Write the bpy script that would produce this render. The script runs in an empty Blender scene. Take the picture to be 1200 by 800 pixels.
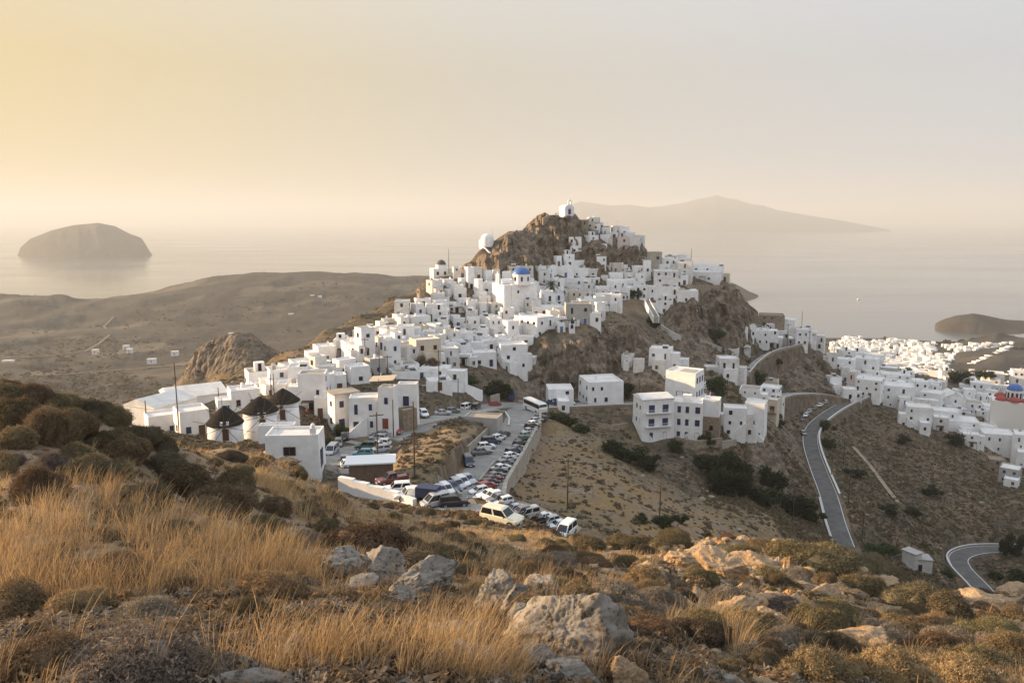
import bpy, bmesh, math, random
import numpy as np
from mathutils import Vector, Matrix, Euler
random.seed(7)
RNG = np.random.default_rng(11)
C = bpy.context.scene.collection
D = bpy.data
# ------------------------------------------------------------------ camera model
FPX, V0 = 873.0, 258.0                      # focal length in photo pixels, eye-level row
PITCH = math.atan((400 - V0) / FPX)
CP, SP = math.cos(PITCH), math.sin(PITCH)
EYE = Vector((0, 0, 200.0))                 # the viewpoint is 200 m above the sea
def ray(u, v):
    a = (u - 600) / FPX; b = (400 - v) / FPX
    return (a, CP + b * SP, -SP + b * CP)
def P(u, v, Y):
    d = ray(u, v); s = Y / d[1]
    return Vector((d[0] * s, Y, 200 + d[2] * s))
def proj(x, y, z):
    z = z - 200
    f = y * CP - z * SP; up = y * SP + z * CP
    return 600 + FPX * x / f, 400 - FPX * up / f
# ------------------------------------------------------------------ numpy noise
def _h(ix, iy, seed):
    n = (ix.astype(np.int64) * 374761393 + iy.astype(np.int64) * 668265263 + seed * 974711) & 0x7fffffff
    n = ((n ^ (n >> 13)) * 1274126177) & 0x7fffffff
    n = n ^ (n >> 16)
    return (n & 0xffff) / 65535.0
def vnoise(x, y, seed=0):
    x = np.asarray(x, float); y = np.asarray(y, float)
    ix = np.floor(x); iy = np.floor(y); fx = x - ix; fy = y - iy
    fx = fx * fx * (3 - 2 * fx); fy = fy * fy * (3 - 2 * fy)
    a = _h(ix, iy, seed); b = _h(ix + 1, iy, seed); c = _h(ix, iy + 1, seed); d = _h(ix + 1, iy + 1, seed)
    return (a + (b - a) * fx + (c - a) * fy + (a - b - c + d) * fx * fy) * 2 - 1
def fbm(x, y, o=4, seed=0, g=.5):
    s = 0; a = 1.0; t = 0
    for k in range(o):
        s = s + a * vnoise(x * 2 ** k + 17.3 * k, y * 2 ** k - 9.1 * k, seed + k); t += a; a *= g
    return s / t
def ridged(x, y, o=4, seed=0):
    s = 0; a = 1.0; t = 0
    for k in range(o):
        s = s + a * (1 - np.abs(vnoise(x * 2 ** k + 5.7 * k, y * 2 ** k + 3.3 * k, seed + k))); t += a; a *= .55
    return s / t * 2 - 1.2
def smooth(a, b, x):
    t = np.clip((x - a) / (b - a), 0, 1); return t * t * (3 - 2 * t)
def inpoly(u, v, poly):
    r = np.zeros(np.shape(u), bool); n = len(poly)
    for i in range(n):
        x1, y1 = poly[i]; x2, y2 = poly[(i + 1) % n]
        if y1 == y2: continue
        c = ((y1 > v) != (y2 > v)) & (u < (x2 - x1) * (v - y1) / (y2 - y1) + x1)
        r ^= c
    return r
# ------------------------------------------------------------------ terrain control points
# (photo column, photo row, distance in metres)
CT = """
0 800 4.5;200 800 4.5;400 800 4.5;600 800 4.8;800 800 5.5;1000 800 6.5;1200 800 8
0 1000 3;300 1000 3;600 1000 3;900 1000 3.2;1200 1000 3.5
0 700 7;200 700 7.5;400 700 8;600 710 8.5;700 700 10;800 720 10;1000 740 11.5;1200 760 13
0 610 10.5;150 610 11;300 650 11;450 655 12.5;540 680 11.5;640 660 16;760 668 17;860 690 16.5;950 700 18;1100 745 16;1200 730 22
0 520 15;120 545 16;230 590 17;330 620 18;430 630 20;530 640 22;620 640 28;700 648 28
0 458 19;60 466 20;130 488 21;200 522 23;260 548 26;330 575 30;400 600 34;470 610 36;550 612 42
210 528 40;265 526 46;310 540 48;350 560 50;400 585 50;440 597 52;500 603 56;560 606 64;610 612 68;650 626 66
720 643 42;800 645 38;870 636 32;940 648 31;1000 668 29;1060 692 29;1130 704 31;1200 712 34
830 660 26;900 655 26;960 690 23;780 690 18
700 700 60;780 700 58;860 700 55;940 720 52;1000 735 50;1060 750 50;1130 765 52;1200 780 55
620 640 60;680 650 58
0 520 40;100 545 45;180 550 50;0 520 90;100 530 90;180 520 90;230 540 75;300 560 75;350 580 75
200 507 135;265 522 126;330 520 128;300 522 112;370 556 106;420 548 112;450 530 122;400 520 140;440 560 104;400 580 95;430 585 93
470 590 92;500 595 91;470 570 98;500 570 100;350 560 100;330 540 105
180 500 150;230 495 155;180 505 120
400 500 150;450 503 147;500 490 162;470 495 155;440 470 165
500 530 116;530 500 138;490 548 105;540 490 150;565 500 146;560 520 125;500 562 95;535 550 106;505 510 140
548 590 93;558 570 106;580 535 130;598 507 152;612 488 178;622 475 200;600 470 205;580 480 185;575 478 190;560 482 180;540 485 172
530 580 97;538 568 104
600 592 98;640 612 95;670 627 93;690 640 84;610 604 90;580 600 90
652 498 178;648 540 148;640 570 128;628 592 113;617 556 133;608 573 119;627 530 154;600 584 108;634 508 174;664 610 103;690 625 96
700 520 172;680 560 130;720 560 142;690 600 112;740 590 124;730 620 108;790 600 134;780 630 108;860 600 150;840 628 122;905 607 160;880 640 130
800 575 160;760 545 165
845 560 182;770 535 188;700 500 196;760 522 198;700 490 205;690 478 214;730 480 212;800 520 200;850 530 200;830 500 206
900 575 190;930 592 190;950 612 184;880 540 202;910 520 208
985 628 185;975 590 200;958 550 225;948 520 245;955 497 270;985 478 298;1008 466 318;930 540 222;940 500 262;920 480 280;940 465 296
1010 600 200;1000 545 240;1010 500 290;1050 525 270;1100 560 248;1150 600 228;1200 560 262;1200 620 215;1100 620 212;1050 640 192;1050 600 210
1130 688 184;1112 655 198;1135 643 206;1190 643 210;1200 670 190;1165 695 176;1090 670 186;1060 668 184
1000 700 110;1100 730 105;900 680 112;820 660 108;1200 740 110
1050 500 290;1000 450 335;1100 508 298;1140 520 292;1180 545 284;1150 490 335;1190 485 360;1060 460 352;970 418 362;930 398 365;900 402 350;960 460 312;1020 470 330;1100 470 345;1200 520 320;1080 440 380;1130 450 390;1190 455 400;1030 430 390
985 440 340;985 462 318
920 475 285;900 480 255;890 495 222;850 500 212;870 470 232;840 475 226
930 458 298;890 450 280;940 410 338;885 425 310;870 435 285;905 412 335;850 455 245
800 452 238;830 440 252;850 422 300;880 404 330;855 338 328;800 338 312;780 372 303;890 372 345;870 350 336
770 435 236;800 470 216;730 444 233;700 460 226;770 470 216;750 420 246;790 410 270
650 466 229;680 455 231;720 442 238;640 402 238;690 388 246;740 382 254;700 420 240;735 415 247;620 445 230;660 430 234
560 468 188;520 470 176;600 435 224;560 425 222;500 435 192;450 445 182;400 455 172;350 475 152;300 490 142;585 465 205;540 450 198
550 395 250;600 385 258;600 355 284;650 355 295;560 345 286;520 355 276;480 385 248;440 405 222;690 352 304;740 352 306;680 318 330;650 325 318;720 310 336;700 275 346;660 251 350;668 251 351;672 254 350;640 252 346;610 275 336;575 300 325;590 312 312;548 314 314;515 325 300;640 295 330;740 285 345;752 300 340;760 320 330
770 345 312;800 330 322;840 332 330;745 330 322
500 328 297;460 348 274;420 368 254;380 386 240;330 412 216;290 429 201;240 450 183;200 464 170;160 479 157;400 405 222;350 425 200;420 400 232;330 440 196
500 400 345;400 450 300;300 500 260;200 530 230;600 345 405;660 310 400;700 310 400;760 345 395;800 365 400;850 400 410;900 440 420;960 450 430;550 370 370;100 560 200;0 560 200
560 296 327;571 284.5 330;584 281 333;598 270 336;575 300 316;560 305 316;575 330 380;0 448 700;100 445 760;200 440 800;300 445 700;400 440 640;450 430 640;520 420 600;0 500 420;100 490 420;200 490 420;300 480 420;400 450 440
240 440 318;312 406 332;295 392 333;275 391 332;250 398 330;233 409 328;224 425 322;270 470 400;320 440 400;210 450 330
0 405 1050;100 400 1100;200 395 1150;300 385 1250;400 370 1350;480 350 1450;0 372 1350;100 378 1350
0 345 1500;70 348 1530;110 352 1650;200 338 1650;250 326 1750;300 320 1800;370 319 1800;430 322 1850;490 325 1900;560 328 1900;160 350 1500
1000 410 1080;1050 425 1020;1000 425 980;1060 440 900;1130 442 900;1150 465 760;1200 470 700;1100 460 650;1050 460 520;1150 480 520;1200 480 520
1100 420 1010;1170 425 930;1200 412 1000;1170 405 1080;1200 440 880;1130 425 960;1200 398 1130;1110 440 860
"""
T_DIRECT = []   # (t, Y, z)
for t in (-1.3, -.8, -.4, 0, .4, .8, 1.3): T_DIRECT += [(t, 1.2, 198.2), (t, .9, 198.3)]
for t in (-.9, -1.3):
    T_DIRECT += [(t, 5, 197), (t, 10, 195.2), (t, 20, 194.5), (t, 60, 180), (t, 120, 160), (t, 250, 130), (t, 450, 60), (t, 800, 30), (t, 1300, 45)]
for t in (.9, 1.3):
    T_DIRECT += [(t, 5, 196.3), (t, 8, 194.4), (t, 14, 191), (t, 30, 182.5), (t, 60, 170), (t, 120, 150), (t, 200, 118), (t, 300, 118), (t, 450, 90), (t, 800, 25), (t, 1100, 40)]
for t in (-1.3, -1, -.7, -.6, -.5): T_DIRECT += [(t, 1900, -7)]
for t in (-.45, -.35, -.25, -.15, -.05, .02): T_DIRECT += [(t, 2200, -7)]
for t in (-1.3, -.9, -.6, -.4, -.2, 0, .2, .4, .6, .9, 1.3): T_DIRECT += [(t, 2500, -8), (t, 3200, -8)]
for t in (.06, .15, .25, .33): T_DIRECT += [(t, 900, -6), (t, 1250, -8), (t, 1800, -8), (t, 600, 25 if t < .2 else 30)]
for t in (.4, .45, .5, .55, .6): T_DIRECT += [(t, 1330 if t < .57 else 1260, -4), (t, 1450, -8), (t, 1800, -8)]
for t in (.42, .47, .52): T_DIRECT += [(t, 1230, 2), (t, 1120, 4)]
for t in (.66, .72, .9): T_DIRECT += [(t, 1250, -5), (t, 1400, -8), (t, 1100, 30)]
_c = []
for s in CT.replace('\n', ';').split(';'):
    if s.strip():
        u, v, Y = map(float, s.split()); p = P(u, v, Y)
        _c.append((p.x / p.y, math.log(p.y), (p.z - 200) / p.y))
for t, Y, z in T_DIRECT: _c.append((t, math.log(Y), (z - 200) / Y))
_c = np.array(_c); KT = 1.5
_A = np.column_stack([_c[:, 0] * KT, _c[:, 1]])
def _k(d2): return np.sqrt(d2 + 2e-5)
_d2 = ((_A[:, None, :] - _A[None, :, :]) ** 2).sum(2)
_n = len(_A); _M = np.zeros((_n + 3, _n + 3)); _M[:_n, :_n] = _k(_d2) - np.eye(_n) * 2e-4
_M[:_n, _n] = 1; _M[:_n, _n + 1:] = _A; _M[_n, :_n] = 1; _M[_n + 1:, :_n] = _A.T
_W = np.linalg.solve(_M, np.concatenate([_c[:, 2], [0, 0, 0]]))
def base_s(t, L):
    t = np.asarray(t, float).ravel() * KT; L = np.asarray(L, float).ravel()
    out = np.empty(len(t))
    for i in range(0, len(t), 20000):
        a = t[i:i + 20000]; b = L[i:i + 20000]
        d2 = (a[:, None] - _A[None, :, 0]) ** 2 + (b[:, None] - _A[None, :, 1]) ** 2
        out[i:i + 20000] = _k(d2) @ _W[:_n] + _W[_n] + _W[_n + 1] * a + _W[_n + 2] * b
    return out
ROADS = []   # list of (points Nx3, half width): the terrain is cut and filled to these
def ground(x, y):
    x = np.atleast_1d(np.asarray(x, float)); y = np.maximum(np.atleast_1d(np.asarray(y, float)), .5)
    z = 200 + y * base_s(x / y, np.log(y))
    for pts, hw in ROADS:
        best = np.full(len(x), 1e9); bz = np.zeros(len(x))
        for a, b in zip(pts[:-1], pts[1:]):
            ab = b[:2] - a[:2]; q = np.clip(((x - a[0]) * ab[0] + (y - a[1]) * ab[1]) / (ab @ ab), 0, 1)
            d = np.hypot(x - a[0] - q * ab[0], y - a[1] - q * ab[1])
            m = d < best; best[m] = d[m]; bz[m] = (a[2] + q * (b[2] - a[2]))[m]
        w = 1 - smooth(hw + .35, hw + 1.7, best)
        z = z * (1 - w) + (bz - .12) * w
    return z
def gz(x, y): return float(ground(x, y)[0])
def hit(u, v, y0=2.0, y1=420.0):
    """where the line of sight through a photo pixel meets the ground"""
    d = ray(u, v)
    ys = np.exp(np.linspace(math.log(y0), math.log(y1), 420))
    k = ys / d[1]; z = 200 + d[2] * k; g = ground(d[0] * k, ys)
    b = np.where(z <= g)[0]
    if len(b) == 0:
        if y1 < 700 and v < 900:          # grazes past the skyline: stand it on the crest
            i = int(np.argmin(z - g)); Y = ys[i]; return Vector((d[0] * k[i], Y, 200 + d[2] * k[i])) if (z - g)[i] < .05 * Y else None
        return None
    i = max(b[0], 1); f0 = z[i - 1] - g[i - 1]; f1 = z[i] - g[i]
    q = f0 / (f0 - f1 + 1e-9); Y = ys[i - 1] + q * (ys[i] - ys[i - 1])
    k = Y / d[1]; return Vector((d[0] * k, Y, 200 + d[2] * k))
# ------------------------------------------------------------------ tags
def tag(o, label=None, cat=None, group=None, kind=None):
    if label: o['label'] = label
    if cat: o['category'] = cat
    if group: o['group'] = group
    if kind: o['kind'] = kind
    return o
def empty(name, loc, rz=0, label=None, cat=None, group=None):
    o = D.objects.new(name, None); C.objects.link(o); o.location = loc; o.rotation_euler = (0, 0, rz)
    o.empty_display_size = .3
    return tag(o, label, cat, group)
def mesh_np(name, verts, faces=None, quads=None, tris=None, mats=(), smooth_=False, midx=None):
    me = D.meshes.new(name); verts = np.asarray(verts, np.float32)
    me.vertices.add(len(verts)); me.vertices.foreach_set('co', verts.ravel())
    parts = []; tot = []
    if quads is not None and len(quads): parts.append(np.asarray(quads, np.int32).ravel()); tot.append(np.full(len(quads), 4, np.int32))
    if tris is not None and len(tris): parts.append(np.asarray(tris, np.int32).ravel()); tot.append(np.full(len(tris), 3, np.int32))
    li = np.concatenate(parts); lt = np.concatenate(tot)
    me.loops.add(len(li)); me.loops.foreach_set('vertex_index', li)
    me.polygons.add(len(lt)); ls = np.concatenate([[0], np.cumsum(lt)[:-1]]).astype(np.int32)
    me.polygons.foreach_set('loop_start', ls); me.polygons.foreach_set('loop_total', lt)
    if smooth_: me.polygons.foreach_set('use_smooth', np.ones(len(lt), bool))
    for m in mats: me.materials.append(m)
    if midx is not None: me.polygons.foreach_set('material_index', np.asarray(midx, np.int32))
    me.update(calc_edges=True); me.validate()
    return me
def link(name, me, parent=None, loc=None):
    o = D.objects.new(name, me); C.objects.link(o)
    if parent: o.parent = parent
    if loc is not None: o.location = loc
    return o
class MB:
    """collects boxes, prisms, tubes and lathes and links them as one mesh object"""
    def __init__(s): s.v = []; s.f = []; s.m = []
    def add(s, vs, fs, mi=0):
        n = len(s.v); s.v += [tuple(p) for p in vs]; s.f += [tuple(i + n for i in f) for f in fs]; s.m += [mi] * len(fs); return s
    def box(s, x0, x1, y0, y1, z0, z1, mi=0, M=None):
        vs = [Vector((x, y, z)) for z in (z0, z1) for x, y in ((x0, y0), (x1, y0), (x1, y1), (x0, y1))]
        if M: vs = [M @ p for p in vs]
        return s.add(vs, [(3, 2, 1, 0), (4, 5, 6, 7), (0, 1, 5, 4), (1, 2, 6, 5), (2, 3, 7, 6), (3, 0, 4, 7)], mi)
    def hexa(s, bot, top, mi=0):
        n = len(bot)
        fs = [tuple(range(n))[::-1], tuple(range(n, 2 * n))] + [(i, (i + 1) % n, (i + 1) % n + n, i + n) for i in range(n)]
        return s.add(list(bot) + list(top), fs, mi)
    def tube(s, a, b, r0, r1=None, n=8, mi=0):
        a = Vector(a); b = Vector(b); r1 = r0 if r1 is None else r1
        d = (b - a).normalized(); q = d.to_track_quat('Z', 'Y')
        ring = lambda c, r: [c + q @ Vector((r * math.cos(2 * math.pi * i / n), r * math.sin(2 * math.pi * i / n), 0)) for i in range(n)]
        return s.hexa(ring(a, r0), ring(b, r1), mi)
    def lathe(s, prof, n=16, mi=0, c=(0, 0, 0), a0=0, a1=2 * math.pi):
        """prof: (r, z) from bottom to top, closed if r is 0"""
        full = abs(a1 - a0 - 2 * math.pi) < 1e-6; k = n if full else n + 1
        vs = [(c[0] + r * math.cos(a0 + (a1 - a0) * i / n), c[1] + r * math.sin(a0 + (a1 - a0) * i / n), c[2] + z) for r, z in prof for i in range(k)]
        fs = []
        for j in range(len(prof) - 1):
            for i in range(n):
                i2 = (i + 1) % k
                fs.append((j * k + i, j * k + i2, (j + 1) * k + i2, (j + 1) * k + i))
        return s.add(vs, fs, mi)
    def mesh(s, name, mats, smooth_=False):
        me = D.meshes.new(name); me.from_pydata(s.v, [], s.f)
        for m in (mats if isinstance(mats, (list, tuple)) else [mats]): me.materials.append(m)
        me.polygons.foreach_set('material_index', s.m)
        if smooth_: me.polygons.foreach_set('use_smooth', [True] * len(s.f))
        me.update(); return me
    def build(s, name, mats, parent=None, smooth_=False):
        return link(name, s.mesh(name, mats, smooth_), parent)
# ------------------------------------------------------------------ materials
def mat(name, col, rough=.85, spec=.25, metallic=0, var=0, vscale=3.0, col2=None, bump=0, bscale=20, coat=0, trans=0):
    m = D.materials.new(name); m.use_nodes = True; nt = m.node_tree; b = nt.nodes['Principled BSDF']
    b.inputs['Base Color'].default_value = (*col, 1); b.inputs['Roughness'].default_value = rough
    b.inputs['Specular IOR Level'].default_value = spec; b.inputs['Metallic'].default_value = metallic
    if coat: b.inputs['Coat Weight'].default_value = coat; b.inputs['Coat Roughness'].default_value = .05
    if var or bump: tc = nt.nodes.new('ShaderNodeTexCoord')
    if var:
        n = nt.nodes.new('ShaderNodeTexNoise'); n.inputs['Scale'].default_value = vscale; n.inputs['Detail'].default_value = 6; n.inputs['Roughness'].default_value = .65
        nt.links.new(tc.outputs['Object'], n.inputs['Vector'])
        r = nt.nodes.new('ShaderNodeMapRange'); r.inputs['From Min'].default_value = .5 - .5 / (1 + var * 2) * .6; r.inputs['From Max'].default_value = .5 + .5 / (1 + var * 2) * .6
        nt.links.new(n.outputs['Fac'], r.inputs['Value'])
        mx = nt.nodes.new('ShaderNodeMix'); mx.data_type = 'RGBA'
        c2 = col2 or tuple(c * (1 - var) for c in col)
        mx.inputs[6].default_value = (*col, 1); mx.inputs[7].default_value = (*c2, 1)
        nt.links.new(r.outputs[0], mx.inputs[0]); nt.links.new(mx.outputs[2], b.inputs['Base Color'])
    if bump:
        n = nt.nodes.new('ShaderNodeTexNoise'); n.inputs['Scale'].default_value = bscale; n.inputs['Detail'].default_value = 5
        nt.links.new(tc.outputs['Object'], n.inputs['Vector'])
        bp = nt.nodes.new('ShaderNodeBump'); bp.inputs['Strength'].default_value = 1; bp.inputs['Distance'].default_value = bump
        nt.links.new(n.outputs['Fac'], bp.inputs['Height']); nt.links.new(bp.outputs[0], b.inputs['Normal'])
    return m
class NT:
    """tiny node-graph helper"""
    def __init__(s, name): s.m = D.materials.new(name); s.m.use_nodes = True; s.t = s.m.node_tree; s.b = s.t.nodes['Principled BSDF']; s.b.inputs['Specular IOR Level'].default_value = .15; s.b.inputs['Roughness'].default_value = .95
    def n(s, ty, **kw):
        x = s.t.nodes.new(ty)
        for k, v in kw.items(): setattr(x, k, v)
        return x
    def l(s, a, b): s.t.links.new(a, b)
    def noise(s, vec, scale, detail=5, rough=.6, out='Fac'):
        x = s.n('ShaderNodeTexNoise'); x.inputs['Scale'].default_value = scale; x.inputs['Detail'].default_value = detail; x.inputs['Roughness'].default_value = rough
        s.l(vec, x.inputs['Vector']); return x.outputs[out]
    def mr(s, val, a, b, c=0, d=1):
        x = s.n('ShaderNodeMapRange'); x.inputs['From Min'].default_value = a; x.inputs['From Max'].default_value = b; x.inputs['To Min'].default_value = c; x.inputs['To Max'].default_value = d
        s.l(val, x.inputs['Value']); return x.outputs[0]
    def mix(s, f, a, b, mode='MIX'):
        x = s.n('ShaderNodeMix', data_type='RGBA', blend_type=mode)
        for i, q in ((0, f), (6, a), (7, b)):
            if isinstance(q, (tuple, list)): x.inputs[i].default_value = (*q, 1)
            elif isinstance(q, (int, float)): x.inputs[i].default_value = q
            else: s.l(q, x.inputs[i])
        return x.outputs[2]
    def math(s, op, a, b=None):
        x = s.n('ShaderNodeMath', operation=op)
        for i, q in ((0, a), (1, b)):
            if q is None: continue
            if isinstance(q, (int, float)): x.inputs[i].default_value = q
            else: s.l(q, x.inputs[i])
        return x.outputs[0]
    def attr(s, nm): x = s.n('ShaderNodeAttribute'); x.attribute_name = nm; return x.outputs['Fac']
HAZE, SUN_E, SUN_A, DUST, SKY_S, SUN_S, SUN_C, EXPO = 1.2e-4, 12, -78, 3.0, .12, 5.0, (1, .69, .40), 1.5
SKY_G, VEIL = .5, .94
VEILR = [(-1, (.74, .80, .92)), (-.4, (.60, .63, .675)), (.0, (.635, .615, .585)), (.3, (.655, .595, .485)), (.75, (.79, .61, .29)), (1, (.9, .72, .42))]
ZEN = (1.0, 1.12, 1.32)  # sky overhead, brightened above the frame to fill the shaded walls
# ------------------------------------------------------------------ roads laid out first, the ground is cut to them
def road_pts(lst, n=6):
    pts = [np.array(P(*q)) for q in lst]; out = []
    for i in range(len(pts) - 1):
        p0 = pts[max(i - 1, 0)]; p1 = pts[i]; p2 = pts[i + 1]; p3 = pts[min(i + 2, len(pts) - 1)]
        for k in range(n):
            t = k / n
            out.append(.5 * ((2 * p1) + (-p0 + p2) * t + (2 * p0 - 5 * p1 + 4 * p2 - p3) * t * t + (-p0 + 3 * p1 - 3 * p2 + p3) * t ** 3))
    out.append(pts[-1]); return np.array(out)
R_PARK = road_pts([(536, 604, 86), (547, 586, 96), (558, 564, 112), (581, 533, 131), (597, 510, 151), (609, 491, 173), (607, 479, 194), (585, 475, 196), (560, 480, 182), (535, 486, 170), (500, 497, 155), (465, 510, 143), (425, 522, 134)])
R_EAST = road_pts([(607, 479, 194), (640, 476, 206), (690, 473.5, 214), (735, 472, 220), (760, 474, 222)])
R_DOWN = road_pts([(990, 640, 180), (980, 612, 190), (971, 580, 204), (960, 552, 224), (951, 525, 243), (950, 508, 258), (958, 495, 272), (975, 482, 290), (995, 471, 308), (1012, 464, 322)])
R_BACK = road_pts([(880, 478, 236), (896, 470, 250), (912, 464, 266), (930, 461, 285), (960, 461, 302), (990, 466, 312)])
R_LOW = road_pts([(1165, 705, 172), (1146, 684, 184), (1127, 664, 194), (1124, 652, 201), (1140, 645, 206), (1165, 643, 209), (1215, 644, 211)])
R_LANE = road_pts([(872, 440, 268), (885, 425, 288), (903, 413, 312), (925, 407, 330), (945, 402, 342)])
R_LOT = road_pts([(425, 522, 134), (418, 532, 124), (412, 545, 114), (405, 555, 107)])
R_APRON = road_pts([(562, 592, 94), (600, 594, 98), (640, 611, 95), (672, 627, 93)])
R_APRON2 = road_pts([(560, 591, 93), (520, 592, 92), (480, 588, 93), (440, 582, 96)])
ROADS += [(R_PARK, 3.6), (R_EAST, 2.6), (R_DOWN, 2.8), (R_BACK, 2.4), (R_LOW, 2.8), (R_LANE, 1.4), (R_LOT, 6.0), (R_APRON, 3.0), (R_APRON2, 2.6)]
# ------------------------------------------------------------------ the ground sheet
ts = np.concatenate([np.linspace(-1.35, -.74, 50)[:-1], np.linspace(-.74, .74, 760), np.linspace(.74, 1.35, 50)[1:]])
ys = np.concatenate([np.exp(np.linspace(math.log(.9), math.log(90), 390))[:-1], np.arange(90, 400, .95), np.exp(np.linspace(math.log(400), math.log(3200), 170))])
TT, YY = np.meshgrid(ts, ys); XX = TT * YY
t_ = TT.ravel(); y_ = YY.ravel(); x_ = XX.ravel()
z_ = ground(x_, y_)
u_, v_ = proj(x_, y_, z_)
ju = u_ + 7 * fbm(x_ * .12, y_ * .12, 3, 3) * np.clip(120 / y_, .4, 1.5) ; jv = v_ + 6 * fbm(x_ * .12, y_ * .12, 3, 9) * np.clip(120 / y_, .4, 1.5)
rock = np.zeros(len(x_))
def zone(poly, y0, y1): return (inpoly(ju, jv, poly) & (y_ > y0) & (y_ < y1))
ROCKZ = [([(605, 465), (600, 447), (625, 425), (636, 402), (690, 386), (750, 378), (770, 395), (765, 425), (740, 455), (690, 466)], 190, 290),
         ([(785, 342), (858, 333), (895, 372), (888, 405), (842, 418), (800, 430), (768, 412), (772, 380)], 225, 390),
         ([(535, 318), (572, 296), (605, 268), (640, 246), (676, 250), (684, 278), (665, 303), (640, 314), (560, 320)], 280, 390),
         ([(672, 300), (700, 280), (758, 284), (760, 316), (742, 338), (700, 350)], 280, 390),
         ([(880, 420), (900, 415), (975, 402), (990, 440), (975, 462), (885, 460)], 255, 370),
         ([(215, 445), (222, 408), (262, 388), (310, 392), (316, 412), (275, 436)], 280, 380),
         ([(735, 690), (775, 650), (830, 630), (1000, 655), (1020, 700), (960, 722), (930, 745), (870, 725), (800, 700)], 12, 48),
         ([(870, 480), (935, 480), (945, 560), (920, 600), (880, 560)], 190, 300),
         ([(720, 405), (770, 395), (860, 412), (850, 470), (740, 470)], 210, 300)]
for i, (pl, a, b) in enumerate(ROCKZ): rock[zone(pl, a, b)] = (1, 1, 1, 1, 1, .45, 1, .55, .5)[i]
# road proximity: keep the relief away from the road beds
dist = np.full(len(x_), 1e9)
for pts, hw in ROADS:
    for a, b in zip(pts[:-1], pts[1:]):
        ab = b[:2] - a[:2]; q = np.clip(((x_ - a[0]) * ab[0] + (y_ - a[1]) * ab[1]) / (ab @ ab), 0, 1)
        dist = np.minimum(dist, np.hypot(x_ - a[0] - q * ab[0], y_ - a[1] - q * ab[1]) - hw)
free = smooth(1.0, 4.5, dist)
G = rock.reshape(TT.shape)
for _ in range(3):
    G = np.pad(G, 1, mode='edge'); G = (G[1:-1, 1:-1] * 2 + G[:-2, 1:-1] + G[2:, 1:-1] + G[1:-1, :-2] + G[1:-1, 2:]) / 6
rs = G.ravel() * free
near = 1 - smooth(45, 80, y_); mid = smooth(45, 80, y_) * (1 - smooth(420, 520, y_)); far = smooth(420, 700, y_)
z = z_.copy(); y = y_.copy(); x = x_.copy()
z += near * (.22 * fbm(x_ * .35, y_ * .35, 4, 21) + .07 * fbm(x_ * 1.6, y_ * 1.6, 4, 5)) * smooth(1.5, 5, y_)
z += near * rs * (.55 * ridged(x_ * .33, y_ * .28, 5, 31) + .16 * ridged(x_ * 1.7, y_ * 1.3, 4, 37) + .05 * ridged(x_ * 5, y_ * 4, 3, 39))
z += mid * free * (.55 * fbm(x_ * .11, y_ * .11, 5, 41))
cl = mid * rs
z += cl * (3.0 * ridged(x_ * .085 + z_ * .03, y_ * .085, 5, 51) + 1.0 * np.round(fbm(x_ * .05, z_ * .12, 3, 58) * 6) / 3 + .8 * fbm(x_ * .4, z_ * .4, 3, 55))
yd = cl * (6.5 * ridged(x_ * .085, z_ * .04, 5, 61) + 2.4 * ridged(x_ * .33, z_ * .18, 4, 71) + 1.1 * ridged(x_ * .9, z_ * .6, 3, 73))
y -= yd; x += cl * 1.2 * fbm(y_ * .15, z_ * .15, 4, 81)
z += far * np.where(z_ > 1.5, 9 * fbm(x_ * .006, y_ * .006, 6, 91, .55) + 5 * ridged(x_ * .009, y_ * .009, 5, 95), 0) * smooth(1.5, 12, z_)
nr, nc = TT.shape
idx = np.arange(nr * nc).reshape(nr, nc)
quads = np.stack([idx[:-1, :-1], idx[:-1, 1:], idx[1:, 1:], idx[1:, :-1]], -1).reshape(-1, 4)
me = mesh_np('terrain', np.column_stack([x, y, z]), quads=quads, smooth_=True)
me.polygons.foreach_set('use_smooth', rs[quads].mean(1) < .25)
# what grows or lies where: bare stone, straw grass, dark scrub (material kinds)
grass = np.clip(.5 + .9 * fbm(x_ * .05, y_ * .05, 4, 101), 0, 1)
scrub = np.clip(.45 + 1.1 * fbm(x_ * .03 + 5, y_ * .03, 5, 111), 0, 1)
def zadd(arr, poly, y0, y1, val):
    m = zone(poly, y0, y1); arr[m] = np.clip(arr[m] + val, 0, 1)
zadd(grass, [(170, 470), (420, 375), (560, 300), (560, 330), (420, 420), (300, 450), (170, 490)], 150, 320, .25)
zadd(scrub, [(960, 480), (1200, 520), (1200, 700), (1010, 640)], 170, 330, .1)
zadd(grass, [(640, 490), (800, 600), (900, 640), (640, 620)], 80, 180, .2)
zadd(scrub, [(690, 480), (800, 525), (960, 545), (950, 620), (900, 600), (800, 560), (680, 490)], 165, 260, .35)
pale = np.zeros(len(x_)); pale[zone([(640, 488), (690, 505), (800, 575), (905, 605), (920, 640), (640, 640), (590, 590), (630, 520)], 78, 185) | zone([(500, 500), (560, 500), (580, 530), (540, 600), (440, 570)], 85, 165)] = 1; pale = pale.reshape(TT.shape)
for _ in range(4):
    pale = np.pad(pale, 1, mode='edge'); pale = (pale[1:-1, 1:-1] * 2 + pale[:-2, 1:-1] + pale[2:, 1:-1] + pale[1:-1, :-2] + pale[1:-1, 2:]) / 6
for nm, arr in (('rock', np.clip(rs, 0, 1)), ('grass', grass), ('scrub', scrub), ('far', far), ('near', near), ('pale', pale.ravel())):
    at = me.attributes.new(nm, 'FLOAT', 'POINT'); at.data.foreach_set('value', arr.astype(np.float32))
g = NT('hillside_ground'); tc = g.n('ShaderNodeTexCoord').outputs['Object']
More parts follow.
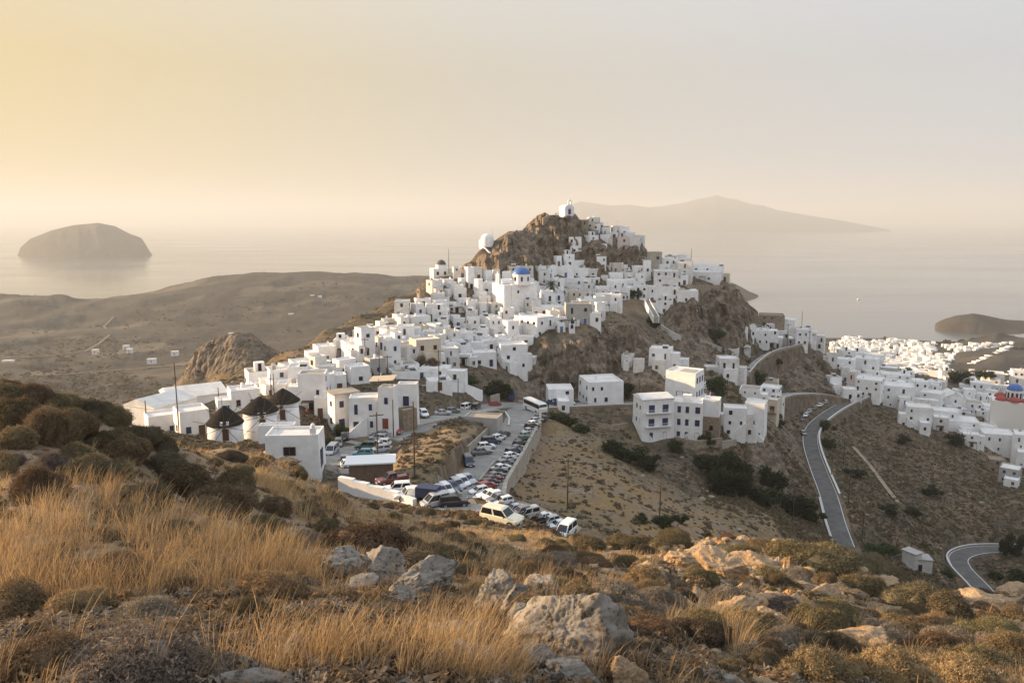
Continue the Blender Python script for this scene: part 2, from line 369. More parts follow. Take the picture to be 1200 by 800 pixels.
n1 = g.noise(tc, .9, 8, .65); n2 = g.noise(tc, .13, 6, .6); n3 = g.noise(tc, 6, 6, .7); n4 = g.noise(tc, .02, 5, .6)
soil = g.mix(g.mr(n1, .38, .62), (.16, .115, .075), (.31, .235, .16))
soil = g.mix(g.mr(g.noise(tc, 14, 8, .75), .52, .62), soil, (.11, .08, .055))
gold = g.mix(g.mr(n1, .35, .65), (.30, .19, .075), (.21, .14, .065))
scrb = g.mix(g.mr(n3, .35, .65), (.055, .052, .03), (.12, .10, .055))
c = g.mix(g.math('MULTIPLY', g.attr('grass'), g.mr(n2, .4, .6)), soil, gold)
c = g.mix(g.math('MULTIPLY', g.mr(g.attr('scrub'), .35, .8), g.mr(n1, .44, .58)), c, scrb)
farc = g.mix(g.mr(n4, .38, .62), (.068, .059, .047), (.030, .028, .024))
farc = g.mix(g.mr(g.noise(tc, .06, 5, .7), .5, .62), farc, (.045, .042, .03)); farc = g.mix(g.mr(g.noise(tc, .008, 4, .5), .56, .64), farc, (.11, .092, .066))
c = g.mix(g.math('MULTIPLY', g.math('SUBTRACT', g.math('SUBTRACT', 1.0, g.attr('near')), g.math('MULTIPLY', g.attr('pale'), .85)), g.mr(g.noise(tc, .045, 5, .65), .30, .50)), c, g.mix(g.mr(g.noise(tc, .5, 7, .7), .4, .6), (.055, .046, .033), g.mix(g.mr(g.noise(tc, .16, 4, .6), .42, .58), (.095, .08, .05), (.165, .115, .072))))
c = g.mix(g.attr('far'), c, farc)
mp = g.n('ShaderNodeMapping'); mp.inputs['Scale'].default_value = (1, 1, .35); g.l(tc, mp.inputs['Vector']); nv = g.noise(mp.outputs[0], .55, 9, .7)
st = g.mix(g.mr(nv, .36, .62), (.055, .045, .036), (.23, .18, .13))  # dark upright streaks: crevice shade put into the rock colour
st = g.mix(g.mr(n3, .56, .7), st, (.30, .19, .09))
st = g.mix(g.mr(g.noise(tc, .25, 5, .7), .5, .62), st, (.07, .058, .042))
# the near outcrop is pale ochre stone
st = g.mix(g.attr('near'), st, g.mix(g.mr(g.noise(tc, 2.5, 9, .7), .38, .6), (.16, .115, .075), g.mix(g.mr(g.noise(tc, 1.1, 4, .6), .5, .62), (.42, .31, .19), (.42, .22, .07))))
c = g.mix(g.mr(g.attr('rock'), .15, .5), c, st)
geo = g.n('ShaderNodeNewGeometry'); sx = g.n('ShaderNodeSeparateXYZ'); g.l(geo.outputs['True Normal'], sx.inputs[0])
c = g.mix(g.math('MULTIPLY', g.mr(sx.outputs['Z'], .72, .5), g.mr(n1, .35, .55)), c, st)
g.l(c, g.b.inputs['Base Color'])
bp = g.n('ShaderNodeBump'); bp.inputs['Distance'].default_value = .12; bp.inputs['Strength'].default_value = .9
g.l(g.noise(tc, 3.0, 10, .7), bp.inputs['Height']); g.l(bp.outputs[0], g.b.inputs['Normal'])
me.materials.append(g.m)
tag(link('terrain', me), kind='structure')
# ------------------------------------------------------------------ sea
bm = bmesh.new(); bmesh.ops.create_circle(bm, cap_ends=True, radius=38000, segments=128)
me = D.meshes.new('sea'); bm.to_mesh(me); bm.free()
g = NT('sea_water'); g.b.inputs['Base Color'].default_value = (.09, .10, .105, 1); g.b.inputs['Roughness'].default_value = .16; g.b.inputs['Specular IOR Level'].default_value = .5
g.b.inputs['IOR'].default_value = 1.6
tc = g.n('ShaderNodeTexCoord').outputs['Object']; bp = g.n('ShaderNodeBump'); bp.inputs['Distance'].default_value = .12; bp.inputs['Strength'].default_value = .25
g.l(g.noise(tc, .09, 6, .6), bp.inputs['Height']); g.l(bp.outputs[0], g.b.inputs['Normal'])
mp = g.n('ShaderNodeMapping'); mp.inputs['Scale'].default_value = (.0009, .0028, 1); g.l(tc, mp.inputs['Vector']); g.l(g.mr(g.noise(mp.outputs[0], 1.0, 5, .6), .38, .62, .13, .185), g.b.inputs['Roughness'])
me.materials.append(g.m); tag(link('sea', me), kind='structure')
# ------------------------------------------------------------------ islands and headlands
def island(name, us, top, base_y, depth, m, label=None, seed=1, nd=44, rough=.13, axis=None):
    """a mound whose ridge runs across the view: us = columns, top = (u, v) skyline read at distance base_y"""
    u0, u1 = us; nu = 150; tu = np.linspace(u0, u1, nu)
    tops = np.array(top, float); hv = np.interp(tu, tops[:, 0], tops[:, 1])
    X = np.array([P(a, 400, base_y).x / 1 for a in tu]); H = np.array([max(P(a, b, base_y).z, 0) for a, b in zip(tu, hv)])
    X = np.array([P(a, b, base_y).x for a, b in zip(tu, hv)])
    k = np.linspace(-1, 1, nd); w = np.sqrt(np.clip(1 - ((tu - (u0 + u1) / 2) / ((u1 - u0) / 2)) ** 2, 0, 1))
    w = .12 + .88 * w
    XX, KK = np.meshgrid(X, k); HH, _ = np.meshgrid(H, k); WW, _ = np.meshgrid(w, k)
    Yv = base_y + KK * WW * depth
    prof = np.clip(1 - np.abs(KK) ** 1.7, 0, 1)
    sc = 1 / max(depth * .35, 1)
    nz = fbm(XX.ravel() * sc, Yv.ravel() * sc, 5, seed).reshape(XX.shape)
    rg = ridged(XX.ravel() * sc * 1.5, Yv.ravel() * sc * .7, 4, seed + 9).reshape(XX.shape)
    Z = HH * prof * (1 + rough * nz * np.abs(KK) * 2 + rough * rg * np.abs(KK)) - 6 * (1 - prof)
    XX = XX * (Yv / base_y)
    i = np.arange(nd * nu).reshape(nd, nu)
    q = np.stack([i[:-1, :-1], i[:-1, 1:], i[1:, 1:], i[1:, :-1]], -1).reshape(-1, 4)
    me = mesh_np(name, np.column_stack([XX.ravel(), Yv.ravel(), Z.ravel()]), quads=q, mats=[m], smooth_=True)
    return tag(link(name, me), kind='structure')
M_ISLE = mat('dry_island_slope', (.075, .063, .047), .95, .1, var=.45, vscale=.02, col2=(.04, .036, .028))
island('island', (20, 178), [(20, 300), (24, 290), (35, 280), (60, 270), (85, 264), (115, 261), (135, 265), (150, 273), (166, 279), (171, 287), (177, 297)], 4350, 420, M_ISLE, seed=3)
island('headland', (1096, 1300), [(1096, 379), (1104, 375), (1120, 370), (1140, 367.5), (1155, 370), (1180, 376), (1205, 379), (1250, 384), (1300, 398)], 1400, 120, M_ISLE, seed=6)
island('headland', (780, 900), [(780, 318), (830, 326), (860, 332), (880, 343), (893, 349), (900, 352)], 1980, 160, M_ISLE, seed=8)
island('mountain_island', (630, 1045), [(630, 266), (650, 250), (668, 240), (680, 236), (695, 238), (715, 241), (740, 240), (760, 243), (780, 241), (800, 238), (815, 234), (828, 232), (840, 229), (850, 232), (862, 233), (880, 239), (895, 241), (910, 246), (950, 253), (990, 259), (1010, 263), (1045, 270)], 14000, 2000, M_ISLE, seed=12, rough=.25)
# ------------------------------------------------------------------ whitewash, stone, timber
WHITE = mat('whitewash', (.83, .83, .83), .9, .2, var=.16, vscale=.55, col2=(.66, .64, .60), bump=.02, bscale=3)
WHITE2 = mat('old_whitewash', (.72, .71, .685), .9, .2, var=.25, vscale=.7, col2=(.52, .49, .44), bump=.03, bscale=3)
CREAM = mat('cream_plaster', (.62, .54, .42), .9, .2, var=.2, vscale=.6)
PINK = mat('pale_rose_plaster', (.62, .52, .47), .9, .2, var=.2, vscale=.6)
GREYP = mat('bare_plaster', (.42, .40, .37), .9, .2, var=.25, vscale=.6)
STONE = mat('rubble_stone', (.33, .26, .185), .95, .15, var=.5, vscale=1.6, col2=(.17, .14, .10), bump=.08, bscale=2.5)
ROOFW = mat('limed_roof', (.72, .70, .66), .95, .15, var=.3, vscale=.4, col2=(.55, .52, .47))
ROOFT = mat('earth_roof', (.40, .34, .27), .95, .15, var=.3, vscale=.4)
TILE = mat('rust_tile', (.22, .10, .06), .9, .2, var=.4, vscale=3)
GLASS = mat('window_glass', (.018, .02, .026), .12, .5)
BLUE = mat('blue_paint', (.03, .075, .26), .5, .4, var=.15)
NAVY = mat('navy_paint', (.015, .025, .08), .5, .4)
LBLUE = mat('pale_blue_paint', (.16, .36, .50), .6, .3, var=.15)
BROWN = mat('brown_wood', (.12, .06, .035), .7, .3, var=.3)
GREEN = mat('green_paint', (.05, .17, .12), .5, .4)
DARK = mat('dark_opening', (.02, .018, .016), .9, .1)
RUST = mat('rust_red_paint', (.24, .06, .035), .7, .3, var=.3)
WMET = mat('white_metal', (.72, .72, .70), .5, .4)
POLEW = mat('pole_timber', (.10, .07, .05), .9, .2, var=.3, vscale=2)
MAST = mat('grey_mast', (.22, .21, .20), .6, .4)
STRAW = mat('dark_thatch', (.028, .024, .02), .98, .1, var=.5, vscale=2, bump=.1, bscale=8)
DOMEB = mat('blue_dome_paint', (.05, .13, .36), .5, .4, var=.15, vscale=.8)
DOMER = mat('red_dome_paint', (.34, .06, .045), .6, .3, var=.2, vscale=.8)
MISC = {'w': WHITE, 'o': WHITE2, 'c': CREAM, 'p': PINK, 'g': GREYP, 's': STONE}
WALLWORD = {'w': 'white', 'o': 'weathered white', 'c': 'cream', 'p': 'pale rose', 'g': 'grey plaster', 's': 'brown stone'}
# shared window and door meshes: 1 m wide, 1 m tall, facing -Y, standing 3 to 6 cm proud of the wall
def window_mesh(nm, frame, pane, bars=1):
    mb = MB(); t = .09
    mb.box(-.5, .5, -.03, .05, 0, 1, 1)
    mb.box(-.58, -.5, -.07, .05, -.08, 1.08, 0); mb.box(.5, .58, -.07, .05, -.08, 1.08, 0)
    mb.box(-.5, .5, -.07, .05, 1, 1.08, 0); mb.box(-.5, .5, -.09, .05, -.08, 0, 0)
    if bars: mb.box(-.035, .035, -.055, .0, 0, 1, 0)
    return mb.mesh(nm, [frame, pane])
def door_mesh(nm, frame, leaf):
    mb = MB(); mb.box(-.5, .5, -.04, .05, 0, 1, 1)
    mb.box(-.56, -.5, -.07, .05, 0, 1.04, 0); mb.box(.5, .56, -.07, .05, 0, 1.04, 0); mb.box(-.5, .5, -.07, .05, 1, 1.04, 0)
    mb.box(-.015, .015, -.055, 0, 0, 1, 0)
    return mb.mesh(nm, [frame, leaf])
WINS = {'dark': window_mesh('window', GLASS, GLASS, 0), 'blue': window_mesh('window', BLUE, GLASS), 'navy': window_mesh('window', NAVY, NAVY), 'brown': window_mesh('window', BROWN, GLASS), 'white': window_mesh('window', WMET, GLASS), 'grey': window_mesh('window', GREYP, GLASS)}
DOORS = {'blue': door_mesh('door', WMET, BLUE), 'navy': door_mesh('door', NAVY, NAVY), 'brown': door_mesh('door', BROWN, BROWN), 'dark': door_mesh('door', GLASS, DARK), 'lblue': door_mesh('door', LBLUE, LBLUE), 'green': door_mesh('door', GREEN, GREEN), 'rust': door_mesh('door', RUST, RUST)}
_chm = MB(); _chm.box(-.28, .28, -.22, .22, -.15, .8); _chm.box(-.34, .34, -.28, .28, .8, .9); _chm.box(-.18, .18, -.14, .14, .9, 1.1); CHIM = _chm.mesh('chimney', WHITE)
_tnk = MB(); _tnk.lathe([(0, 0), (.5, 0), (.5, 1.0), (.42, 1.12), (0, 1.15)], 12); _tnk.box(-.45, .45, -.04, .04, -.3, 0); _tnk.box(-.04, .04, -.45, .45, -.3, 0); TANK = _tnk.mesh('water_tank', GREYP)
_ant = MB(); _ant.tube((0, 0, -.3), (0, 0, 2.6), .03, .02, 6)
for _z, _l in ((2.5, .35), (2.3, .45), (2.1, .5)): _ant.tube((-_l, 0, _z), (_l, 0, _z), .015, .015, 5)
_ant.tube((0, -.3, 2.3), (0, .5, 2.3), .015, .015, 5); ANT = _ant.mesh('antenna', MAST)
_sol = MB(); _M = Matrix.Rotation(.7, 4, 'X'); _sol.box(-.9, .9, -.55, .55, .35, .41, 0, _M); _sol.tube((-1, .5, .95), (1, .5, .95), .24, .24, 10, 1); _sol.box(-.85, -.8, -.5, .6, -.3, .35, 1); _sol.box(.8, .85, -.5, .6, -.3, .35, 1); SOLAR = _sol.mesh('water_heater', [GLASS, WMET])
# ------------------------------------------------------------------ label bookkeeping: every thing registers where it shows
REG = []      # (object, look phrase, category, kind key, u, v)
def reg(o, look, cat, key, loc, group=None):
    u, v = proj(loc[0], loc[1], loc[2]); REG.append((o, look, cat, key, u, v)); o['category'] = cat
    if group: o['group'] = group
    return o
def put(nm, me, parent, loc, rz=0, sc=(1, 1, 1)):
    o = D.objects.new(nm, me); C.objects.link(o); o.parent = parent; o.location = loc; o.rotation_euler = (0, 0, rz); o.scale = sc; return o
def body_mesh(w, d, h, drop, rnd, par=.35, t=.22, batter=.012):
    """whitewashed block: battered walls, parapet, sunk roof bed"""
    j = lambda s=.05: rnd.uniform(-s, s)
    b = batter * (h + drop)
    bot = [(x * (w / 2 + b) + j(), y * (d / 2 + b) + j(), -drop) for x, y in ((-1, -1), (1, -1), (1, 1), (-1, 1))]
    top = [(x * w / 2 + j(), y * d / 2 + j(), h + j(.06)) for x, y in ((-1, -1), (1, -1), (1, 1), (-1, 1))]
    inn = [(x * (w / 2 - t), y * (d / 2 - t), top[i][2] - .01) for i, (x, y) in enumerate(((-1, -1), (1, -1), (1, 1), (-1, 1)))]
    inb = [(x, y, h - par) for x, y, z in inn]
    vs = bot + top + inn + inb; f = []
    for i in range(4):
        k = (i + 1) % 4
        f += [(i, k, 4 + k, 4 + i), (4 + i, 4 + k, 8 + k, 8 + i), (8 + i, 8 + k, 12 + k, 12 + i)]
    return vs, f, inb
HOUSES = []
def house(u0, u1, vt, vb, rz=None, k=None, col='w', door=None, win=None, roof='w', nwin=None, Y=None, extras=True, seed=None, cat='house', name='house', drop=None, plain=False, base=None, look=None, floors=None):
    rnd = random.Random(seed if seed is not None else int(u0 * 31 + vt * 17 + u1))
    uc = (u0 + u1) / 2
    if base is not None: p = Vector(base)
    elif Y: p = P(uc, vb, Y)
    else:
        p = hit(uc, vb, 60)
        if p is None: return None
    dist = (p - EYE).length; W = (u1 - u0) * p.y / FPX / CP; H = (vb - vt) / FPX * dist * 1.0
    if rz is None or (abs(rz) < .13 and uc < 640): rz = rnd.choice((rnd.uniform(.15, .6), rnd.uniform(.25, .75), rnd.uniform(-.3, -.05))) if uc < 640 else rnd.choice((rnd.uniform(.08, .5), rnd.uniform(.1, .5), rnd.uniform(-.4, -.05)))
    rz -= math.atan2(p.x, p.y)
    k = k or rnd.uniform(.75, 1.25); rr = rz + math.atan2(p.x, p.y)
    w = W / (math.cos(rr) + k * abs(math.sin(rr))); d = k * w
    if d < 2.4: d = 2.4
    if d > 11: d = 11
    H = max(H, 2.2)
    # put the near corner (not the centre) on the measured ground line
    off = (abs(math.sin(rr)) * w + math.cos(rr) * d) / 2
    dirv = Vector((p.x, p.y, 0)).normalized(); c = p + dirv * off
    root = empty(name, c, rz)
    drop = drop if drop is not None else rnd.uniform(2.5, 4)
    vs, f, inb = body_mesh(w, d, H, drop, rnd)
    mw = MISC[col]; me = MB(); me.add(vs, f); me.build('wall', mw, root)
    rb = MB(); rb.box(inb[0][0] - .05, inb[1][0] + .05, inb[0][1] - .05, inb[2][1] + .05, H - .6, H - .33); ro = rb.build('roof', {'w': ROOFW, 't': ROOFT, 'r': TILE, 's': STONE}[roof], root)
    fl = floors or max(1, int(round(H / 3.1))); fh = H / fl
    wc = win or rnd.choices(['dark', 'blue', 'navy', 'brown', 'white', 'grey'], [4, 2, 2, 2, 2, 1])[0]
    dc = door if door else (rnd.choices(['blue', 'navy', 'brown', 'dark', 'lblue', 'green', 'rust', None], [3, 2, 3, 2, 1, .5, .5, 3])[0])
    nw = 0
    tilt = .012
    def face(fi, x, z, sx, sz, me, nm):
        nonlocal nw
        ins = -tilt * (z - H) * 1.0 + .02
        if fi == 0: put(nm, me, root, (x, -d / 2 - ins, z), 0, (sx, 1, sz))
        elif fi == 1: put(nm, me, root, (-w / 2 - ins, x, z), -math.pi / 2, (sx, 1, sz))
        else: put(nm, me, root, (w / 2 + ins, x, z), math.pi / 2, (sx, 1, sz))
        if nm == 'window': nw += 1
    if not plain:
        for fl_i in range(fl):
            z0 = fl_i * fh
            n = nwin if nwin is not None else int(w / 3.1 + rnd.uniform(-.5, .8)); n = max(0, min(n, 6))
            xs = [(-w / 2 + w * (i + .5) / n) for i in range(n)] if n else []
            di = rnd.randrange(n) if (n and fl_i == 0 and dc) else -1
            for i, x in enumerate(xs):
                x += rnd.uniform(-.25, .25) if n < 4 else 0
                if i == di: face(0, x, .05, rnd.uniform(.9, 1.1), 2.0, DOORS[dc], 'door'); continue
                if nwin is None and rnd.random() < .2: continue
                big = rnd.random() < .3
                face(0, x, z0 + (.25 if big and fl_i else .95), rnd.uniform(.5, .85), (1.7 if big and fl_i else rnd.uniform(.8, 1.15)) * min(1, fh / 3), WINS[wc], 'window')
            side = 1 if rr > 0 else 2
            if abs(rr) > .12:
                m = int(d / 3.4 + rnd.uniform(-.4, .8))
                for i in range(max(0, min(m, 4))):
                    if rnd.random() < .35: continue
                    face(side, -d / 2 + d * (i + .5) / m, z0 + .95, rnd.uniform(.6, .85), rnd.uniform(.75, 1.1) * min(1, fh / 3), WINS[wc], 'window')
    if extras:
        for me_, nm, pr in ((CHIM, 'chimney', .3), (TANK, 'water_tank', .1), (ANT, 'antenna', .28), (SOLAR, 'water_heater', .14)):
            if rnd.random() < pr and w > 3 and d > 3:
                put(nm, me_, ro, (rnd.uniform(-w / 2 + .9, w / 2 - .9), rnd.uniform(-d / 2 + .9, d / 2 - .9), H - .33), rnd.uniform(-.3, .3))
        if rnd.random() < .16 and w > 4.5 and d > 4:
            sb = MB(); sx = rnd.uniform(-w / 2 + 1.6, w / 2 - 1.6); sy = rnd.uniform(-d / 2 + 1.6, d / 2 - 1.4)
            sb.box(sx - 1.1, sx + 1.1, sy - 1.0, sy + 1.0, H - .4, H + 1.7); sb.box(sx - .4, sx + .4, sy - 1.03, sy - .98, H - .3, H + 1.45, 1)
            sb.build('stair_head', [mw, DARK], ro)
    if extras and w > 3.2:
        for _a in range(rnd.choice((0, 1, 1, 2))):
            aw, ad, ah = w * rnd.uniform(.35, .75), d * rnd.uniform(.4, .8), H * rnd.uniform(.4, .85) if fl > 1 else H * rnd.uniform(.55, .8)
            sx_ = rnd.choice((-1, 1)); ax_ = sx_ * (w / 2 + aw / 2 - .5) if rnd.random() < .6 else rnd.uniform(-.25, .25) * w; ay_ = rnd.uniform(-.3, .3) * d if abs(ax_) > w * .4 else -d / 2 - ad / 2 + .5
            if ay_ < -d / 2: ah = min(ah, H * .55)
            av, af, ab = body_mesh(aw, ad, ah, drop + .6, rnd, .3, .18)
            am = MB(); am.add([(q[0] + ax_, q[1] + ay_, q[2]) for q in av], af); am.box(ab[0][0] + ax_ - .03, ab[1][0] + ax_ + .03, ab[0][1] + ay_ - .03, ab[2][1] + ay_ + .03, ah - .5, ah - .28); an = am.build('annex', MISC[rnd.choices([col, 'w', 'o'], [3, 2, 1])[0]], root)
            if rnd.random() < .75: put('door' if ah < 3.4 and rnd.random() < .5 else 'window', DOORS[rnd.choice(('brown', 'dark', 'blue'))] if ah < 3.4 and rnd.random() < .5 else WINS[wc], an, (ax_ + rnd.uniform(-.2, .2) * aw, ay_ - ad / 2 - .05, .05 if ah < 3 else 1.0), 0, (.75, 1, 1.15))
        if rnd.random() < .18 and H > 4:
            st_ = MB(); n_ = int(H / 2 / .26); sg = rnd.choice((-1, 1))
            for i_ in range(n_): st_.box(*sorted((sg * (w / 2 - .2 - i_ * .28), sg * (w / 2 - .5 - i_ * .28))), -d / 2 - .95, -d / 2 + .05, -1.5, H / 2 - i_ * .26)
            st_.build('outside_stairs', mw, root)
        if rnd.random() < .12:
            pg = MB(); px_ = rnd.uniform(-.2, .2) * w
            for xx in (-1.2, 1.2): pg.tube((px_ + xx, -d / 2 - 1.9, -1), (px_ + xx, -d / 2 - 1.9, 2.3), .06, .06, 6)
            for kk in range(6): pg.box(px_ - 1.4, px_ + 1.4, -d / 2 - 2.1 + kk * .36, -d / 2 - 1.98 + kk * .36, 2.3, 2.38)
            pg.build('pergola', POLEW, root)
    size = 'small' if w * H < 22 else ('large' if w * H > 62 else '')
    st = {1: 'single-storey', 2: 'two-storey', 3: 'three-storey', 4: 'four-storey'}.get(fl, 'tall')
    lk = look or ' '.join(q for q in (size, WALLWORD[col], st, cat) if q)
    hasdoor = any(c_.name.startswith('door') for c_ in root.children)
    if not look:
        if dc and hasdoor and dc != 'dark': lk += ' with ' + {'lblue': 'pale blue', 'rust': 'rust red', 'navy': 'dark blue'}.get(dc, dc) + ' door'
        elif nw == 0: lk += ' with blank front'
    root['dims'] = '%.1f' % w; del root['dims']
    reg(root, lk, cat, 'house', c + Vector((0, 0, H / 2)), 'village houses')
    HOUSES.append((u0, u1, vt, vb, c, w, d, H, rz, root)); return root
LIST = """
417 440 385 430 .5 w;395 417 399 418;404 418 405 421 .4;380 394 407 421;390 418 422 441;372 393 440 463;393 407 443 458 .3 w;440 449 395 426 .6
447 463 374 387;445 465 386 402;449 470 399 432 -.1 w;467 477 372 396 .4;476 505 371 385;477 494 384 401;480 517 398 431 .35 c;468 492 407 430
495 511 388 400;455 492 428 438 .1 w;455 492 437 446 .08 w;491 530 432 445 .1 w;497 530 446 458 .15 w
560 588 371 386 .1 w;589 608 376 402 .12 w;608 650 372 396 -.1 w;608 626 394 406;582 618 404 434 .2 w;616 630 418 433;591 606 425 438
552 582 413 430 .15 w;537 552 404 420 .2 w;552 567 401 415;560 573 384 400;544 560 380 388 .5;520 540 388 408;542 562 389 400;516 538 408 428 .25 o
530 540 313 327 .2 o;544 556 313 331 .45 w;555 565 313 328 .2 o;566 577 317 330 .5;577 586 316 329 .2 o;592 625 312 328 .2 c
507 519 327 339;489 497 339 354 .4 s;505 522 344 358 -.1;506 519 337 345;521 529 339 349 .6 w;529 544 334 351 .4;537 545 326 336 .6
556 566 327 350 .6 w;566 588 331 345;535 551 350 363;551 560 352 366 .5;560 572 355 371 .1;572 589 355 371 .1 o;589 615 360 373 .1 w;615 632 352 372
480 497 356 370;499 509 356 369;507 527 363 381;524 535 354 364;546 560 364 380 .1;480 505 372 383;478 500 382 395;500 520 380 395;570 592 343 356
649 658 300 312 .6 w;656 673 298 313 .5 w;672 692 305 317 .2 w;652 672 312 325 .1;672 693 314 326 -.1;691 701 315 326 -.2;625 640 312 323;640 653 311 321
660 693 326 335 .1 w;661 696 334 344 -.1 w;713 730 320 332 .1;704 715 323 331;710 735 329 346 .1;696 714 336 347;696 718 345 363 .1 o;715 729 345 366 -.2 w
633 648 341 361 .1 w;647 661 344 360 .1;661 693 342 357 .1 o;661 693 356 380 .08 g;621 660 360 371 .1 w;661 679 375 383 .1
688 703 255 267 .25 o;679 689 258 273 .4 s;703 714 265 272 .2 s;716 731 265 279 .2 o;736 751 276 294 -.15 o;722 737 278 294 .15 p;710 722 279 287 .1 s;695 701 270 277 .4 s
682 701 276 290 .55 w;664 681 278 295 .25 w;672 687 293 303 .3 w;704 711 286 300 .1 w
752 772 305 320 .1 w;772 794 303 320 -.1 w;779 791 300 309 -.1;765 794 318 340 .05 o;757 794 336 355 .1 w;767 788 352 368 .1 w;740 756 312 323 .1;727 746 319 331;744 756 321 336
794 811 307 331 -.1 o;810 838 310 320 -.1 w;836 848 312 321 -.1 w;810 845 319 330 -.08 w;844 855 321 330 -.1 c
288 319 437 456 .15 w;315 343 434 460 .15 w;339 370 425 440 .2 w;351 386 439 482 .12 w;370 389 425 434;268 305 458 480 .15 w;389 410 424 434;386 407 440 460 .2 w;369 385 466 490 -.2 w
728 743 416 430 -.2 o;742 755 421 437 -.2 o;760 788 409 434 -.15 w;788 807 421 433 -.15 w;838 865 421 444 .2 o;858 874 431 452 -.2 o;676 731 448 475 .3 w;639 672 456 475 .1 w
846 873 479 512 .1 w;871 897 474 515 -.12 w;866 892 457 473 -.1 w;890 915 455 470 -.2 w;891 912 447 457 -.1 c;900 918 468 491 -.2 o
869 901 388 404 .12 w;880 900 384 391 .1 w;897 923 388 398 -.1 w;897 930 397 408 .1 g;889 918 370 382 .1 s;908 932 375 389 -.1 w;925 935 385 401 -.1 o;932 946 387 405 .1 w;940 951 384 394 -.1 w;945 966 394 408 -.1 o;853 866 409 418;865 879 406 414
967 980 416 433 .2 o;979 1001 422 435 -.1 w;1001 1028 422 441 -.1 w;980 1000 412 422;998 1014 414 424;1028 1052 432 441 -.1 g;992 1002 439 460 -.2 p;967 985 443 457;1001 1034 447 466 -.15 w;1010 1030 436 448
1025 1068 455 478 .12 w;1031 1065 440 451 .1 w;1028 1060 449 458;1067 1085 450 472 .2 w;1078 1104 463 481 -.2 w;1059 1089 480 503 .15 w;1085 1102 449 460;1040 1060 462 478;985 1003 457 468
1109 1126 467 483 .1 w;1124 1149 474 486 .1 w;1091 1120 484 500 .15 w;1092 1110 491 505 .1 o;1111 1145 496 509 .2 w;1137 1166 501 512 .2 w;1166 1200 500 516 -.15 w;1126 1146 511 524 .2 w;1145 1185 512 530 .25 w;1185 1215 516 546 .1 w;1160 1190 486 498 .1 w;1149 1160 481 493;1190 1225 487 500 .1 w;1200 1230 503 520 .1 w
1155 1176 541 554 .2 s;1171 1194 552 567 -.1 g;1136 1159 451 464 .1 w;1157 1175 439 447 .1;1184 1205 437 449 .2 w;1120 1135 441 449;1100 1118 436 445;1150 1165 470 478 .1 w;1205 1230 460 478 .1 w;1160 1185 484 498 .1 w;1183 1213 487 501 -.1 w;1168 1196 494 506 .15 o;1150 1170 478 489 .2 w
"""
for it in LIST.replace('\n', ';').split(';'):
    q = it.split()
    if len(q) < 4: continue
    a = [float(x) for x in q[:4]]
    rz = float(q[4]) if len(q) > 4 else None; col = q[5] if len(q) > 5 else None
    if col is None: col = random.Random(int(a[0] * 7 + a[2])).choices('wocg', [8, 3, .35, .15])[0]
    house(*a, rz=rz, col=col, roof=('s' if col == 's' else random.Random(int(a[0])).choices('wt', [5, 1])[0]))
# houses between them: fill the gaps of the old town
VPOLY = [([(310, 446), (360, 430), (420, 403), (480, 366), (510, 338), (560, 325), (600, 330), (650, 325), (700, 322), (735, 322), (735, 350), (695, 380), (640, 395), (610, 425), (580, 432), (520, 430), (450, 440), (380, 470), (310, 470)], 175),
         ([(970, 425), (1010, 415), (1060, 440), (1120, 460), (1200, 470), (1215, 510), (1150, 520), (1090, 495), (1040, 478), (1000, 462)], 46),
         ([(645, 302), (700, 305), (740, 325), (738, 352), (700, 366), (640, 350)], 44), ([(738, 315), (800, 308), (806, 330), (796, 354), (750, 354)], 24), ([(680, 262), (705, 266), (750, 282), (750, 292), (700, 285), (676, 285)], 10), ([(870, 388), (945, 382), (968, 402), (930, 408), (870, 412)], 8)]
rf = random.Random(5)
for poly, cnt in VPOLY:
    xs = [p[0] for p in poly]; yv = [p[1] for p in poly]; made = 0
    for _ in range(cnt * 12):
        if made >= cnt: break
        u = rf.uniform(min(xs), max(xs)); v = rf.uniform(min(yv), max(yv))
        if not inpoly(np.array([u]), np.array([v]), poly)[0]: continue
        p = hit(u, v, 120)
        if p is None: continue
        if any((p.x - h[4].x) ** 2 + (p.y - h[4].y) ** 2 < (.5 * max(h[5], h[6]) + 2.2) ** 2 for h in HOUSES): continue
        if any(np.min(np.hypot(r[:, 0] - p.x, r[:, 1] - p.y)) < hw + 4 for r, hw in ROADS): continue
        wpx = rf.uniform(3.4, 6.2) * FPX / p.y; hpx = rf.choice((3.1, 3.3, 4.2, 5.8)) * FPX / p.y
        house(u - wpx / 2, u + wpx / 2, v - hpx, v, col=rf.choices('wocg', [8, 3, .35, .1])[0], seed=int(u * 7 + v)); made += 1
print('houses', len(HOUSES))
# ------------------------------------------------------------------ road surfaces, parapets and retaining walls
ASPH = mat('worn_asphalt', (.145, .138, .128), 1.0, .05, var=.45, vscale=.45, col2=(.095, .09, .085), bump=.01, bscale=30)
CONC = mat('pale_concrete_road', (.31, .295, .275), 1.0, .05, var=.4, vscale=.35, col2=(.20, .19, .175), bump=.01, bscale=30)
TRACK = mat('dusty_track', (.19, .16, .12), .95, .1, var=.3, vscale=.1)
DIRT = mat('packed_dirt', (.34, .265, .18), .95, .1, var=.3, vscale=.6, bump=.03, bscale=8)
CONCW = mat('concrete_wall', (.40, .365, .31), .95, .15, var=.3, vscale=.5, col2=(.27, .24, .19), bump=.03, bscale=4)
LIMECAP = mat('limewashed_cap', (.55, .53, .49), .9, .2, var=.15)
RUBBLE = mat('dry_stone_wall', (.36, .29, .21), .95, .15, var=.5, vscale=1.3, col2=(.19, .155, .11), bump=.1, bscale=2)
